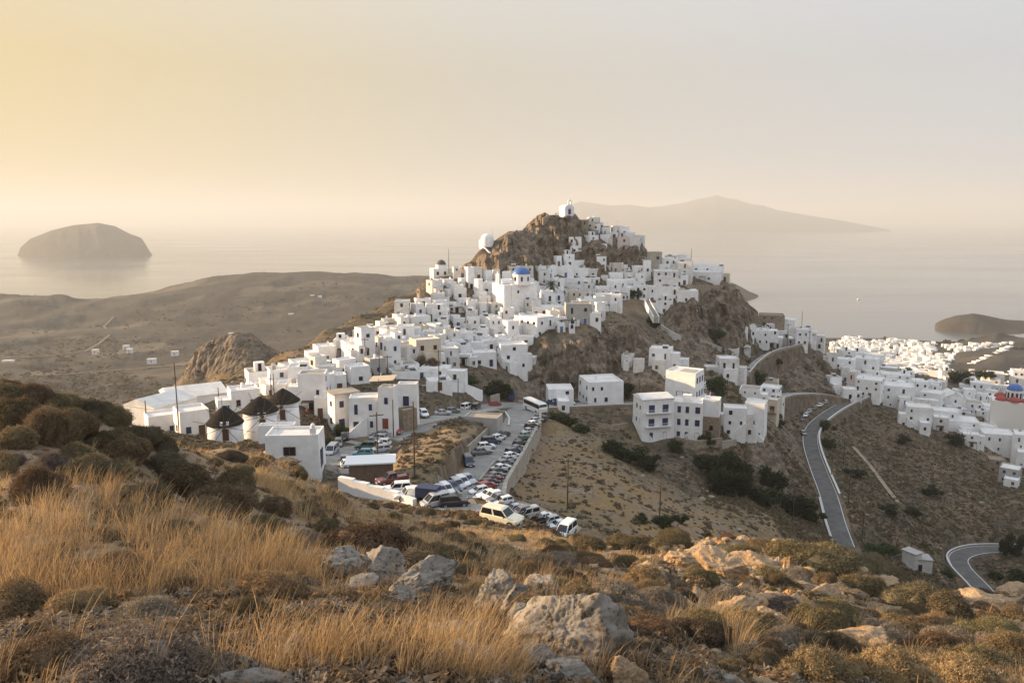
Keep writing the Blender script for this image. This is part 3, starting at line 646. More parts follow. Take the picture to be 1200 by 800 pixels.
def offs(pts, o):
    t = np.gradient(pts, axis=0); n = np.column_stack([t[:, 1], -t[:, 0]]); n /= np.linalg.norm(n, axis=1)[:, None]
    r = pts.copy(); r[:, :2] += n * (o if np.isscalar(o) else np.asarray(o)[:, None]); return r
def ribbon(name, pts, hw, m, dz=0.0, kind='structure'):
    a = offs(pts, -hw); b = offs(pts, hw); n = len(pts); vs = []; f = []
    for i in range(n):
        for p in (a[i], b[i]): vs.append((p[0], p[1], pts[i][2] + dz))
        for p in (a[i], b[i]): vs.append((p[0], p[1], pts[i][2] + dz - .5))
    for i in range(n - 1):
        j = 4 * i; k = j + 4
        f += [(j, k, k + 1, j + 1), (j, j + 2, k + 2, k), (j + 1, k + 1, k + 3, j + 3)]
    mb = MB(); mb.add(vs, f); o = mb.build(name, m); tag(o, kind=kind); return o
def wall(name, pts, h, t, drop, m, cap=None, label=None, cat='wall', look=None):
    """wall along world points (z = foot level); h above, drop below"""
    mb = MB(); pts = np.asarray(pts, float); a = offs(pts, -t / 2); b = offs(pts, t / 2); n = len(pts)
    hh = np.broadcast_to(np.asarray(h, float), (n,)); dd = np.broadcast_to(np.asarray(drop, float), (n,))
    vs = []
    for i in range(n):
        vs += [(a[i][0], a[i][1], pts[i][2] - dd[i]), (b[i][0], b[i][1], pts[i][2] - dd[i]), (b[i][0], b[i][1], pts[i][2] + hh[i]), (a[i][0], a[i][1], pts[i][2] + hh[i])]
    f = [(0, 1, 2, 3), (4 * n - 1, 4 * n - 2, 4 * n - 3, 4 * n - 4)]
    for i in range(n - 1):
        j = 4 * i; f += [(j + q, j + 4 + q, j + 4 + (q + 1) % 4, j + (q + 1) % 4) for q in range(4)]
    mb.add(vs, [x[::-1] for x in f])
    if cap is None:
        o = mb.build(name, m); root = o
    else:
        c = pts.mean(0); root = empty(name, (0, 0, 0)); mb.build('stonework', m, root)
        cb = MB(); a2 = offs(pts, -t / 2 - .06); b2 = offs(pts, t / 2 + .06); vs = []
        for i in range(n):
            z = pts[i][2] + hh[i]; vs += [(a2[i][0], a2[i][1], z), (b2[i][0], b2[i][1], z), (b2[i][0], b2[i][1], z + .14), (a2[i][0], a2[i][1], z + .14)]
        cb.add(vs, [x[::-1] for x in f]); cb.build('coping', cap, root)
    mid = pts[n // 2]
    if label: tag(root, label, cat)
    else: reg(root, look, cat, 'wall', mid)
    return root
ribbon('parking_road', offs(R_PARK, .6), 4.0, CONC)
ribbon('upper_road', R_EAST, 2.5, CONC, -.02)
ribbon('coast_road', R_DOWN, 2.6, ASPH)
ribbon('back_lane', R_BACK, 2.2, CONC, -.03)
ribbon('lower_road', R_LOW, 2.6, ASPH)
ribbon('hill_lane', R_LANE, 1.3, CONC)
ribbon('parking_lot', R_LOT, 5.6, CONC, -.03)
ribbon('dirt_apron', R_APRON, 2.9, DIRT, -.05)
ribbon('yard', R_APRON2, 2.4, DIRT, -.06)
PAINT = mat('road_paint', (.62, .62, .60), .8, .2, var=.2, vscale=2)
for nm, pts, o in (('edge_line', R_DOWN, 2.35), ('edge_line', R_DOWN, -2.35), ('edge_line', R_LOW, 2.35), ('edge_line', R_LOW, -2.35)):
    q = offs(pts, o); q[:, 2] += .006; mbq = MB(); a = offs(q, -.09); b = offs(q, .09)
    mbq.add([tuple(p) for i in range(len(q)) for p in (a[i], b[i])], [(2 * i, 2 * i + 2, 2 * i + 3, 2 * i + 1) for i in range(len(q) - 1)]); tag(mbq.build(nm, PAINT), kind='structure')
# the tall retaining wall under the parking road, and the parapet that carries on along the dirt apron
seg = offs(R_PARK[4:40], 4.9)
wall('retaining_wall', seg, .55, .5, np.interp(np.arange(len(seg)), [0, 8, 20, 36], [5, 8, 6, 3.5]), CONCW, CONCW, 'tall tan retaining wall under the parking road, between parked cars and dry slope')
seg = offs(R_APRON[2:], -3.3); seg = np.vstack([offs(R_PARK[4:5], 3.75) if False else np.array(P(582, 582, 105)), np.array(P(605, 590, 103)), np.array(P(640, 605, 100)), np.array(P(668, 619, 97)), np.array(P(690, 629, 95))])
wall('parapet_wall', seg, .5, .4, 2.5, CONCW, None, 'low concrete parapet running behind the row of cars on the dirt apron')
seg = offs(R_EAST[3:], 2.7)
wall('retaining_wall', seg, .25, .5, 5.0, RUBBLE, LIMECAP, 'long stone retaining wall with pale coping right of the coach')
seg = offs(R_DOWN[12:], 2.9)
wall('roadside_wall', seg, .7, .45, np.linspace(2.5, 4.5, len(seg)), CONCW, LIMECAP, 'stone roadside wall with white coping round the bend of the asphalt road')
seg = offs(R_DOWN[:12], -2.85)
wall('roadside_kerb', seg, .45, .3, 2, CONCW, LIMECAP, 'low pale kerb wall along the left edge of the descending road', 'kerb')
seg = offs(R_LANE[1:], 1.5)
wall('lane_parapet', seg, .9, .3, 3, RUBBLE, LIMECAP, 'curved white-topped parapet of the narrow lane on the brown crag', 'parapet')
seg = offs(R_BACK[6:28], 2.6)
wall('terrace_wall', seg, .2, .5, 5.0, RUBBLE, LIMECAP, 'dark stone terrace wall below the back lane beside the road bend')
seg = offs(R_LOW[4:], -2.85)
wall('roadside_kerb', seg, .35, .3, 1.6, CONCW, LIMECAP, 'pale kerb on the outer edge of the lower hairpin bend', 'kerb')
def pix(lst, dz=0):
    out = []
    for q in lst:
        p = P(*q) if len(q) == 3 else hit(q[0], q[1], 40)
        out.append(np.array(p) + np.array([0, 0, dz]))
    return np.array(out)
WALLS = [([(548, 528), (560, 517), (571, 506)], .9, .4, 2, CONCW, 'low tan wall beside the cars parked left of the road'),
         ([(580, 542), (572, 552), (562, 565)], .5, .4, 1.5, CONCW, 'short brown kerb wall left of the parking road'),
         ([(512, 560), (530, 572), (540, 583)], .6, .3, 1.5, CONCW, 'sloping concrete wall above the diagonal row of cars'),
         ([(470, 505), (500, 498), (530, 491)], .5, .35, 1.2, CONCW, 'pale kerb wall on the outer side of the upper street'),
         ([(560, 484), (580, 481), (592, 484), (597, 492), (596, 500)], .6, .35, 1.2, LIMECAP, 'curved pale kerb around the flat tan roof'),
         ([(805, 338), (825, 338), (845, 338), (862, 337)], 1.6, .6, 4, RUBBLE, 'tan stone terrace wall on top of the right cliff'),
         ([(565, 467), (548, 461), (530, 458), (500, 458)], 2.4, .4, 2, WHITE, 'long sloping white garden wall below the town'),
         ([(575, 473), (585, 470)], 2.2, .5, 2, CONCW, 'short stone gate wall beside the red car'),
         ([(790, 522), (815, 527), (845, 523)], 2.6, .6, 3, RUBBLE, 'rough stone terrace wall above the dark thicket'),
         ([(845, 525), (862, 522)], 2.0, .6, 3, CONCW, 'short grey terrace wall under the white stepped houses'),
         ([(700, 500), (716, 503), (735, 500)], 1.2, .5, 3, RUBBLE, 'broken stone field wall beside the green hedge'),
         ([(775, 383), (785, 390), (798, 396)], 1.0, .5, 2, LIMECAP, 'pale path wall slanting down the cliff face'),
         ([(820, 398), (836, 404), (852, 411)], .6, .4, 2, CONCW, 'thin pale path kerb on the green slope under the cliff'),
         ([(1000, 525), (1018, 545), (1038, 572), (1052, 590)], .6, 1.2, 1.5, RUBBLE, 'line of grey rubble running down the slope right of the road'),
         ([(655, 253, 347), (645, 253, 343), (636, 256, 340)], .4, .6, 3, RUBBLE, 'stone wall around the summit chapel terrace'),
         ([(1122, 493), (1140, 494), (1158, 495)], 2.8, .8, 2, RUBBLE, 'dark ruined stone walls among the lower houses'),
         ([(592, 312), (610, 311), (626, 312)], 1.0, .5, 2, RUBBLE, 'brown terrace wall behind the blue-domed church')]
for lst, h, t, dr, m, lb in WALLS:
    try: wall('stone_wall' if m is RUBBLE else 'low_wall', pix(lst), h, t, dr, m, None, lb)
    except Exception as e: print('wall', lb, e)
# curving white parapet stairs under the domed hut
wall('stair_parapet', np.array([P(562, 283, 331), P(566, 290, 329), P(573, 297, 326), P(579, 304, 323), P(581, 309, 321)]), .9, .7, 2.5, WHITE, None, 'white curving stair parapet descending from the domed hut')
wall('stair_parapet', np.array([P(581, 309.5, 320), P(574, 311, 319), P(566, 313, 318)]), .7, .5, 2, WHITE, None, 'short white parapet at the foot of the curving stairs')
def stairs(a, b, w, n, m, label):
    root = empty('stairway', a); a = np.array(a); b = np.array(b); d = b - a; L = math.hypot(d[0], d[1]); ang = math.atan2(d[1], d[0]); mb = MB()
    M = Matrix.Rotation(ang, 4, 'Z')
    for i in range(n): mb.box(L * i / n, L * (i + 1) / n, -w / 2, w / 2, -2.0 + d[2] * i / n, d[2] * (i + 1) / n, 0, M)
    mb.build('steps', m, root)
    for s in (-1, 1):
        pb = MB(); y0 = s * (w / 2 + .15)
        vs = [M @ Vector((x, y0 + e, z)) for x, zz in ((0, 0), (L, d[2])) for e, z in ((-.14, zz - 2), (.14, zz - 2), (.14, zz + .45), (-.14, zz + .45))]
        pb.add(vs, [(3, 2, 1, 0), (4, 5, 6, 7)] + [(q, (q + 1) % 4, 4 + (q + 1) % 4, 4 + q) for q in range(4)]); pb.build('parapet', WHITE, root)
    tag(root, label, 'stairs')
stairs(P(769, 372, 268), P(758, 352, 284), 1.7, 22, CONCW, 'white-edged outdoor stairway climbing the cliff beside the four-storey houses')
stairs(hit(436, 447), hit(440, 429), 3.4, 14, CONCW, 'broad grey steps with white edges climbing into the town')
stairs(hit(800, 446), hit(797, 428), 2.0, 14, CONCW, 'pale steep path stairs above the pale cube house')
stairs(hit(826, 466), hit(829, 446), 2.6, 10, WHITE2, 'pale ramp with steps right of the cube house')
# ------------------------------------------------------------------ landmark buildings
def base_at(u, v, y0=60): return hit(u, v, y0)
def windmill(u, vb, Yd, hw_px, eave_v, apex_v, hub_v, hub_du, ang0, label):
    p = P(u, vb, Yd); s = p.y / FPX * 1.02; R_ = hw_px * s * .96; dist = s
    h = (vb - eave_v) * s; ha = (eave_v - apex_v) * s
    root = empty('windmill', p, -math.atan2(p.x, p.y) + hub_du * .04)
    b = MB(); b.lathe([(R_ * 1.10, -5), (R_ * 1.02, h * .4), (R_ * .97, h + .1), (0, h + .12)], 28); b.build('tower', WHITE, root, True)
    r = MB(); r.lathe([(R_ * .9, h - .05), (R_ * 1.09, h - .1), (R_ * 1.10, h + .08), (R_ * .62, h + ha * .52), (R_ * .3, h + ha * .8), (.06, h + ha), (0, h + ha)], 28); r.build('thatched_cap', STRAW, root)
    zc = (vb - hub_v) * s; yc = -R_ * 1.0
    sh = MB(); sh.tube((0, yc + 1.2, zc), (0, yc - 1.5, zc + .12), .13, .13, 8); sh.build('windshaft', POLEW, root)
    hb = MB(); hb.tube((0, yc - 1.0, zc + .06), (0, yc - 1.3, zc + .1), .3, .3, 10); hb.build('hub', POLEW, root)
    Ls = 5.0
    for i in range(10):
        a = ang0 + i * math.pi / 5
        q = MB(); q.tube((0, yc - 1.15, zc + .08), (Ls * math.cos(a), yc - 1.15, zc + .08 + Ls * math.sin(a)), .055, .035, 6); q.build('sail_spar', POLEW, root)
    tip = [(Ls * .97 * math.cos(ang0 + i * math.pi / 5), yc - 1.15, zc + .08 + Ls * .97 * math.sin(ang0 + i * math.pi / 5)) for i in range(10)]
    put('door', DOORS['brown'], root, (.1, -R_ * 1.0 - .02, zc - 2.6 if zc > 3.4 else zc - 2.3), 0, (.9, 1.6, 1.9))
    put('window', WINS['dark'], root, (R_ * .0, -R_ * .99, max(zc - 3.9, .4)), 0, (.5, 2, .6))
    for dx in (-.5, .5):
        pb = MB(); pb.box(dx - .2, dx + .2, yc - .15, yc + .4, zc - .6, zc + .55); pb.build('shaft_cheek', WHITE, root)
    tag(root, label, 'windmill', 'windmills on the saddle'); return root
windmill(265, 516, 124, 20.5, 494, 473, 492.5, -1, .35, 'foremost whitewashed windmill with dark conical thatch, leftmost of the three')
windmill(306.5, 514, 131, 20.5, 479, 462, 481, 2, .12, 'middle windmill of three, cream-lit round tower with dark cone cap')
windmill(334, 510, 141, 18.3, 467.5, 452.5, 470.5, -3, .02, 'rearmost white windmill of three, standing behind the middle one')
# white house below the mills
def local(h): return h[-1][5], h[-1][6], h[-1][7]
r = house(313, 383, 512, 553, rz=-.22, k=.62, col='w', Y=103, nwin=0, plain=True, look='x', drop=4); w, d, h = local(HOUSES)
put('window', WINS['brown'], r, (-w * .05, -d / 2 - .05, h * .45), 0, (1.5, 1, 1.1)); put('door', DOORS['navy'], r, (w / 2 + .05, -d * .15, .05), math.pi / 2, (1.6, 1, 2.6))
mb = MB(); mb.box(w / 2 - 1.2, w / 2 - .4, -d / 2 + .2, -d / 2 + .9, h - .3, h + .9); mb.lathe([(.34, 0), (.34, .35), (.2, .6), (0, .7)], 12, 0, (w / 2 - .8, -d / 2 + .55, h + .9)); mb.build('chimney', WHITE, r)
REG.pop(); tag(r, 'white flat-roofed house with brown window, directly below the windmills', 'house', 'village houses')
house(304, 348, 503, 514, rz=.0, k=.3, col='w', Y=124, plain=True, look='low white plinth wall', extras=False, seed=3, cat='terrace', name='terrace_block'); 
# long barn-like houses left of the mills
for (u0, u1, vt, vb, Yd, rz, kk, lb) in ((190, 268, 467, 486, 162, .18, .9, 'long white house with low sloping lime roof behind the first windmill'), (150, 232, 480, 500, 146, .12, .8, 'long white house left of the tall brown pole, its front in shade'), (172, 210, 489, 512, 138, .15, .9, 'small white house with two dark windows beside the short left pole'), (206, 246, 484, 513, 133, .2, 1.1, 'white house with glazed blue-framed porch left of the first windmill')):
    r = house(u0, u1, vt, vb, rz=rz, k=kk, col='w', Y=Yd, look='x', seed=int(u0), nwin=2 if u1 - u0 < 60 else 3, win='navy', extras=False, floors=1); REG.pop(); tag(r, lb, 'house', 'village houses')
    w, d, h = local(HOUSES)
    if u1 - u0 > 60:
        mb = MB(); mb.hexa([(-w / 2 - .2, -d / 2 - .2, h + .01), (w / 2 + .2, -d / 2 - .2, h + .01), (w / 2 + .2, d / 2 + .2, h + .01), (-w / 2 - .2, d / 2 + .2, h + .01)], [(-w / 2 + .1, -d / 2 - .1, h + .15), (w / 2 - .1, -d / 2 - .1, h + .15), (w / 2 - .1, d * .1, h + 1.5), (-w / 2 + .1, d * .1, h + 1.5)]); mb.build('sloping_roof', ROOFW, r)
# taverna group beside the lot
r = house(385, 422, 462, 503, rz=.1, k=.8, col='w', Y=146, look='x', nwin=2, win='navy', door='navy', roof='t', extras=False, floors=2); REG.pop(); tag(r, 'white two-storey house with navy doors and tan roof beside the parking lot', 'house', 'village houses'); w, d, h = local(HOUSES)
mb = MB(); mb.box(-w / 2 - .6, w / 2 + .1, -d / 2 - .7, d / 2, h + .02, h + .2); mb.build('roof_canopy', ROOFT, r)
r = house(410, 446, 466, 506, rz=.06, k=.8, col='w', Y=143, look='x', nwin=2, win='navy', door='navy', extras=False, floors=2); REG.pop(); tag(r, 'white two-storey house with outside stairs, in the middle of the taverna row', 'house', 'village houses'); w, d, h = local(HOUSES)
for i in range(12):
    pass
mb = MB()
for i in range(12): mb.box(-w / 2 - .1 + i * .3, -w / 2 + .2 + i * .3, -d / 2 - 1.0, -d / 2 - .02, -1, .25 + i * .26)
mb.build('outside_stairs', WHITE, r); tabs = []
r = house(444, 467, 454, 503, rz=-.3, k=1.0, col='w', Y=142, look='x', nwin=1, win='navy', extras=False, floors=2); REG.pop(); tag(r, 'tall white corner house with slatted tan awning on its roof', 'house', 'village houses'); w, d, h = local(HOUSES)
mb = MB(); mb.hexa([(-w * 1.1, -d * .55, h + 1.0), (w * .55, -d * .55, h + 1.4), (w * .55, d * .4, h + 1.9), (-w * 1.1, d * .4, h + 1.5)], [(-w * 1.1, -d * .55, h + 1.1), (w * .55, -d * .55, h + 1.5), (w * .55, d * .4, h + 2.0), (-w * 1.1, d * .4, h + 1.6)]); mb.build('awning', mat('tan_awning', (.55, .46, .33), .9, .1, var=.25, vscale=4), r)
mb = MB()
for x, y in ((-w * .45, -d * .45), (w * .45, -d * .45), (w * .45, d * .35), (-w * .45, d * .35)): mb.tube((x, y, h - .4), (x, y, h + 1.6), .06, .06, 6)
mb.build('awning_posts', POLEW, r)
r = house(466, 491, 450, 476, rz=-.12, k=.7, col='w', Y=152, look='x', nwin=1, door='navy', extras=False, floors=1, drop=6); REG.pop(); tag(r, 'white one-room house with side courtyard right of the slatted awning', 'house', 'village houses')
house(468, 488, 480, 497, rz=-.1, k=.5, col='s', Y=147, plain=True, look='brown stone yard wall block', extras=False, cat='outbuilding', name='outbuilding', roof='t')
r = house(543, 590, 490, 508, rz=-.28, k=.6, col='g', Y=150, plain=True, look='x', extras=False, roof='t', name='outbuilding'); REG.pop(); tag(r, 'windowless concrete block with flat tan roof between the two roads', 'outbuilding')
# step-built white terraces below the lot, with a pale awning
r = house(410, 462, 551, 560, rz=.05, k=.5, col='c', Y=103, plain=True, look='x', extras=False, roof='w', name='shed', drop=5); REG.pop(); tag(r, 'low shed with flat white roof and brown front below the parking lot', 'shed'); w, d, h = local(HOUSES)
mb = MB(); mb.box(-w / 2 - .7, w / 2 + .5, -d / 2 - .8, d / 2 + .3, h + .02, h + .22); mb.build('roof_slab', WMET, r); mb = MB(); mb.box(-w * .5 - .1, w * .5 + .1, -d / 2 - .35, -d / 2 - .15, -4, h); mb.build('timber_front', mat('brown_boards', (.20, .14, .095), .9, .2, var=.4, vscale=3), r)
steps = np.array([P(398, 566, 98), P(415, 571, 97), P(432, 576, 96), P(450, 581, 95), P(468, 587, 94), P(486, 593, 92)])
root = empty('stepped_wall', steps[0]); 
for i in range(5):
    a = steps[i] - steps[0]; b = steps[i + 1] - steps[0]; mb = MB(); zt = max(a[2], b[2]) + 1.0
    dv = (b - a)[:2]; nn = np.array([-dv[1], dv[0]]) / np.hypot(*dv) * .35
    mb.hexa([(a[0] - nn[0], a[1] - nn[1], a[2] - 3), (b[0] - nn[0], b[1] - nn[1], a[2] - 3), (b[0] + nn[0], b[1] + nn[1], a[2] - 3), (a[0] + nn[0], a[1] + nn[1], a[2] - 3)], [(a[0] - nn[0], a[1] - nn[1], zt), (b[0] - nn[0], b[1] - nn[1], zt), (b[0] + nn[0], b[1] + nn[1], zt), (a[0] + nn[0], a[1] + nn[1], zt)]); mb.build('wall_step', WHITE, root)
tag(root, 'stepped white wall coming down to the dark blue box truck', 'wall')
# three-storey pair with balconies
def balcony(r, x, z, wd, y, dep=1.0, mt=None):
    b = MB(); b.box(x - wd / 2, x + wd / 2, y - dep, y, z - .12, z); o = b.build('balcony', mt or WHITE, r)
    q = MB(); n = int(wd / .35)
    for i in range(n + 1): q.box(x - wd / 2 + wd * i / n - .02, x - wd / 2 + wd * i / n + .02, y - dep + .03, y - dep + .07, z, z + .9)
    q.box(x - wd / 2, x + wd / 2, y - dep + .02, y - dep + .08, z + .9, z + .96); q.build('railing', WMET, o)
r = house(740, 789, 469, 517, rz=.42, k=.75, col='w', look='x', plain=True, extras=False, Y=199, drop=5, seed=1); REG.pop(); tag(r, 'three-storey white house with balconies and navy doors above the gully', 'house', 'village houses'); w, d, h = local(HOUSES)
for f in range(3):
    for x in (-.22, .22):
        put('balcony_door' if f else 'door', DOORS['navy'], r, (w * x, -d / 2 - .06, f * h / 3 + .15), 0, (1.5 if f else .9, 1, 2.0))
    if f:
        balcony(r, 0, f * h / 3 + .1, w * .8, -d / 2, 1.1)
    put('window', WINS['navy'], r, (-w / 2 - .06, d * .1, f * h / 3 + .9), -math.pi / 2, (.6, 1, 1)); put('window', WINS['navy'], r, (-w / 2 - .06, -d * .25, f * h / 3 + .9), -math.pi / 2, (.5, 1, .9))
mb = MB(); mb.hexa([(-w / 2 - .3, -d / 2 - .3, h), (w / 2 + .3, -d / 2 - .3, h), (w / 2 + .3, d / 2 + .3, h), (-w / 2 - .3, d / 2 + .3, h)], [(-w / 2, -d / 2, h + .18), (w / 2, -d / 2, h + .18), (w / 2, d * .2, h + .8), (-w / 2, d * .2, h + .8)]); mb.build('hipped_roof', ROOFW, r)
r = house(788, 823, 472, 516, rz=-.05, k=.9, col='w', look='x', plain=True, extras=False, Y=201, drop=5, seed=2); REG.pop(); tag(r, 'three-storey white house with rows of navy windows, attached to the balcony house', 'house', 'village houses'); w, d, h = local(HOUSES)
for f in range(3):
    for i, x in enumerate((-.3, -.02, .34)):
        put('window' if (f or i != 2) else 'door', WINS['navy'] if (f or i != 2) else DOORS['navy'], r, (w * x, -d / 2 - .06, f * h / 3 + (.8 if (f or i != 2) else .1)), 0, (.8 if i < 2 else 1.1, 1, 1.5 if (f or i != 2) else 2.2))
mb = MB(); mb.box(-w * .2, w * .1, -d * .2, d * .1, h - .3, h + 1.5); mb.build('roof_hut', WHITE, r)
r = house(823, 843, 469, 512, rz=-.1, k=1, col='w', look='x', plain=True, extras=False, Y=204, drop=5, seed=2); REG.pop(); tag(r, 'white blank cube on a tan stone storey beside the navy-windowed house', 'house', 'village houses'); w, d, h = local(HOUSES)
mb = MB(); mb.box(-w / 2 - .3, w / 2 + .3, -d / 2 - .3, d / 2, -4.5, h * .54); mb.build('stone_storey', STONE, r); put('window', WINS['dark'], r, (w * .05, -d / 2 - .33, h * .2), 0, (.8, 1, 1.1))
r = house(779, 824, 437, 469, rz=-.33, k=.85, col='w', look='x', plain=True, extras=False, Y=216, drop=5, seed=4); REG.pop(); tag(r, 'large pale cube house with sunken roof terrace, behind the three-storey pair', 'house', 'village houses'); w, d, h = local(HOUSES)
put('garage_opening', DOORS['dark'], r, (w * .1, -d / 2 - .06, .1), 0, (w * .4, 1, 2.2))
for f in range(2):
    for y in (-.3, 0, .3): put('window', WINS['navy'], r, (w / 2 + .06, d * y, .9 + f * h / 2), math.pi / 2, (.7, 1, 1.5))
mb = MB(); mb.box(-w * .1, w * .35, -d * .3, d * .3, h - .34, h - .15); mb.build('terrace_floor', GREEN if False else GREYP, r)
r = house(895, 911, 470, 516, rz=-.25, k=.9, col='c', look='x', plain=True, extras=False, Y=236, drop=5, seed=4); REG.pop(); tag(r, 'narrow cream building with three rust red balconies', 'house', 'village houses'); w, d, h = local(HOUSES)
for f in range(3):
    put('balcony_door', DOORS['brown'], r, (w * .1, -d / 2 - .06, f * h / 3.2 + .9), 0, (1.4, 1, 2.0)); balcony(r, 0, f * h / 3.2 + .8, w * .95, -d / 2, 1.2, TILE)
# ------------------------------------------------------------------ churches
def dome(mb, r, z, hgt, n=20, c=(0, 0), mi=0, a0=0, a1=2 * math.pi):
    mb.lathe([(r * math.cos(i * math.pi / 2 / 7), z + hgt * math.sin(i * math.pi / 2 / 7)) for i in range(8)], n, mi, (c[0], c[1], 0), a0, a1)
p = P(664, 251.5, 349); s = p.y / FPX; root = empty('chapel', p, .35); W_ = 5.0
mb = MB(); mb.box(-2.3, 2.3, -3.2, 3.2, -5, 3.0); mb.build('nave', WHITE, root)
mb = MB(); vs = [(2.3 * math.cos(math.pi * i / 10), y, 3.0 + 1.5 * math.sin(math.pi * i / 10)) for y in (-3.2, 3.2) for i in range(11)]
mb.add(vs, [tuple(range(11))[::-1], tuple(range(11, 22))] + [(i, i + 1, 12 + i, 11 + i) for i in range(10)]); mb.build('vaulted_roof', WHITE, root)
mb = MB(); mb.box(-.9, -.45, -3.45, -2.9, 3.0, 6.0); mb.box(.45, .9, -3.45, -2.9, 3.0, 6.0); mb.box(-.9, .9, -3.45, -2.9, 6.0, 6.3); mb.box(-.45, .45, -3.45, -2.9, 3.0, 4.6); mb.box(-.35, .35, -3.3, -3.0, 6.3, 7.0); mb.build('bell_gable', WHITE, root)
put('door', DOORS['navy'], root, (0, -3.25, .1), 0, (1.1, 1, 2.3)); tag(root, 'small white chapel with bell gable on the very summit', 'chapel')
p = P(571, 284, 331); p.z = max(p.z - 1.5, gz(p.x, p.y) - .2); root = empty('domed_hut', p, .5); root.scale = (.86, .86, .86)
mb = MB(); mb.lathe([(3.4, -2), (3.3, 2.0), (3.2, 2.2)], 20); mb.build('round_wall', WHITE, root, True); mb = MB(); dome(mb, 3.25, 2.1, 2.6); mb.build('dome', WHITE, root, True)
mb = MB(); mb.tube((3.3, .5, 0), (3.3, .5, 7.5), .07, .04, 6); mb.build('mast', MAST, root); tag(root, 'white domed round hut on the crag left of the summit', 'hut')
# ridge house with dark dome
p = hit(518, 325) or P(518, 325, 292); root = empty('domed_house', p, .35)
mb = MB(); mb.box(-3.8, 3.8, -1.0, 5, -4, 3.6); mb.build('wall', WHITE, root); mb = MB(); mb.box(-1.6, 2.2, 0, 4, 3.6, 5.0); mb.build('drum', WHITE, root)
mb = MB(); dome(mb, 1.9, 5.0, 2.0, c=(.3, 2)); mb.build('dome', mat('dark_lead', (.09, .085, .08), .8, .3), root, True)
for x in (-2, 1): put('window', WINS['brown'], root, (x, -1.06, 1.2), 0, (.8, 1, 1.1))
tag(root, 'sunlit house with a small dark dome on the left ridge', 'house', 'village houses')
# blue-domed church in the town
p = P(611, 352, 272); root = empty('blue_domed_church', p, .42)
mb = MB(); mb.box(-4.6, 5.6, -2, 10, -6, 6.2); mb.build('nave', WHITE, root)
mb = MB(); vs = [(x, 4.0 + 3.0 * math.cos(math.pi * i / 10), 6.2 + 1.7 * math.sin(math.pi * i / 10)) for x in (-7.2, -2.0) for i in range(11)]
mb.add(vs, [tuple(range(11)), tuple(range(11, 22))[::-1]] + [(11 + i, 12 + i, i + 1, i) for i in range(10)]); mb.build('barrel_vault', WHITE, root, False)
mb = MB(); mb.hexa([(-7.6, -1.5, -6), (-4.5, -1.5, -6), (-4.5, 9.5, -6), (-7.6, 9.5, -6)], [(-7.6, -1.5, 6), (-4.5, -1.5, 6), (-4.5, 9.5, 6), (-7.6, 9.5, 6)]); mb.build('narthex', WHITE, root)
mb = MB(); mb.box(-7.9, -7.3, 2.6, 3.4, 6, 9.2); mb.box(-7.9, -7.3, 4.6, 5.4, 6, 9.2); mb.box(-7.9, -7.3, 2.6, 5.4, 9.2, 9.7); mb.box(-7.8, -7.4, 3.7, 4.3, 9.7, 10.5); mb.build('bell_gable', WHITE, root)
mb = MB(); mb.lathe([(3.5, 5.8), (3.5, 9.4), (3.65, 9.5), (3.65, 9.7), (0, 9.75)], 8); mb.build('drum', WHITE, root)
mb = MB(); dome(mb, 3.35, 9.7, 2.5); mb.tube((0, 0, 12.1), (0, 0, 13.1), .06, .06, 6); mb.box(-.3, .3, -.04, .04, 12.6, 12.7); mb.build('dome', DOMEB, root, True)
for a in range(8):
    q = math.pi / 8 + a * math.pi / 4; put('window', WINS['dark'], root, (3.28 * math.sin(q), -3.28 * math.cos(q), 7.4), q, (.6, 1, 1.3))
put('door', DOORS['blue'], root, (1.5, -2.06, -.9), 0, (1.2, 1, 2.2)); put('window', WINS['dark'], root, (-2.2, -2.06, 3), 0, (.6, 1, .9))
tag(root, 'white church with a blue dome in the middle of the hill town', 'church')
# church with blue dome and red half-domes, right edge
p = P(1187, 482, 312); root = empty('red_and_blue_church', p, -.55)
TANC = mat('sandy_church_plaster', (.74, .70, .64), .9, .2, var=.15)
mb = MB(); mb.box(-8, 8, -3, 11, -8, 4.6); mb.build('nave', TANC, root)
mb = MB(); mb.lathe([(3.2, 4.6), (3.2, 8.6), (3.4, 8.7), (3.4, 8.95), (0, 9.0)], 12, 0, (0, 3, 0)); mb.build('drum', WHITE, root)
mb = MB(); dome(mb, 3.1, 8.95, 2.7, c=(0, 3)); mb.build('dome', DOMEB, root, True)
for a in range(12):
    q = math.pi / 12 + a * math.pi / 6; put('drum_window', WINS['dark'], root, (3.12 * math.sin(q), 3 - 3.12 * math.cos(q), 5.7), q, (.75, 1, 2.1))
for x, y in ((-4.6, -.6), (4.6, -.6), (-4.8, 7), (0, -1.2)):
    mb = MB(); dome(mb, 2.4, 4.6, 2.0, c=(x, y)); mb.build('half_dome', DOMER, root, True)
tag(root, 'sandy church with blue dome on an arcaded drum and red half-domes', 'church')
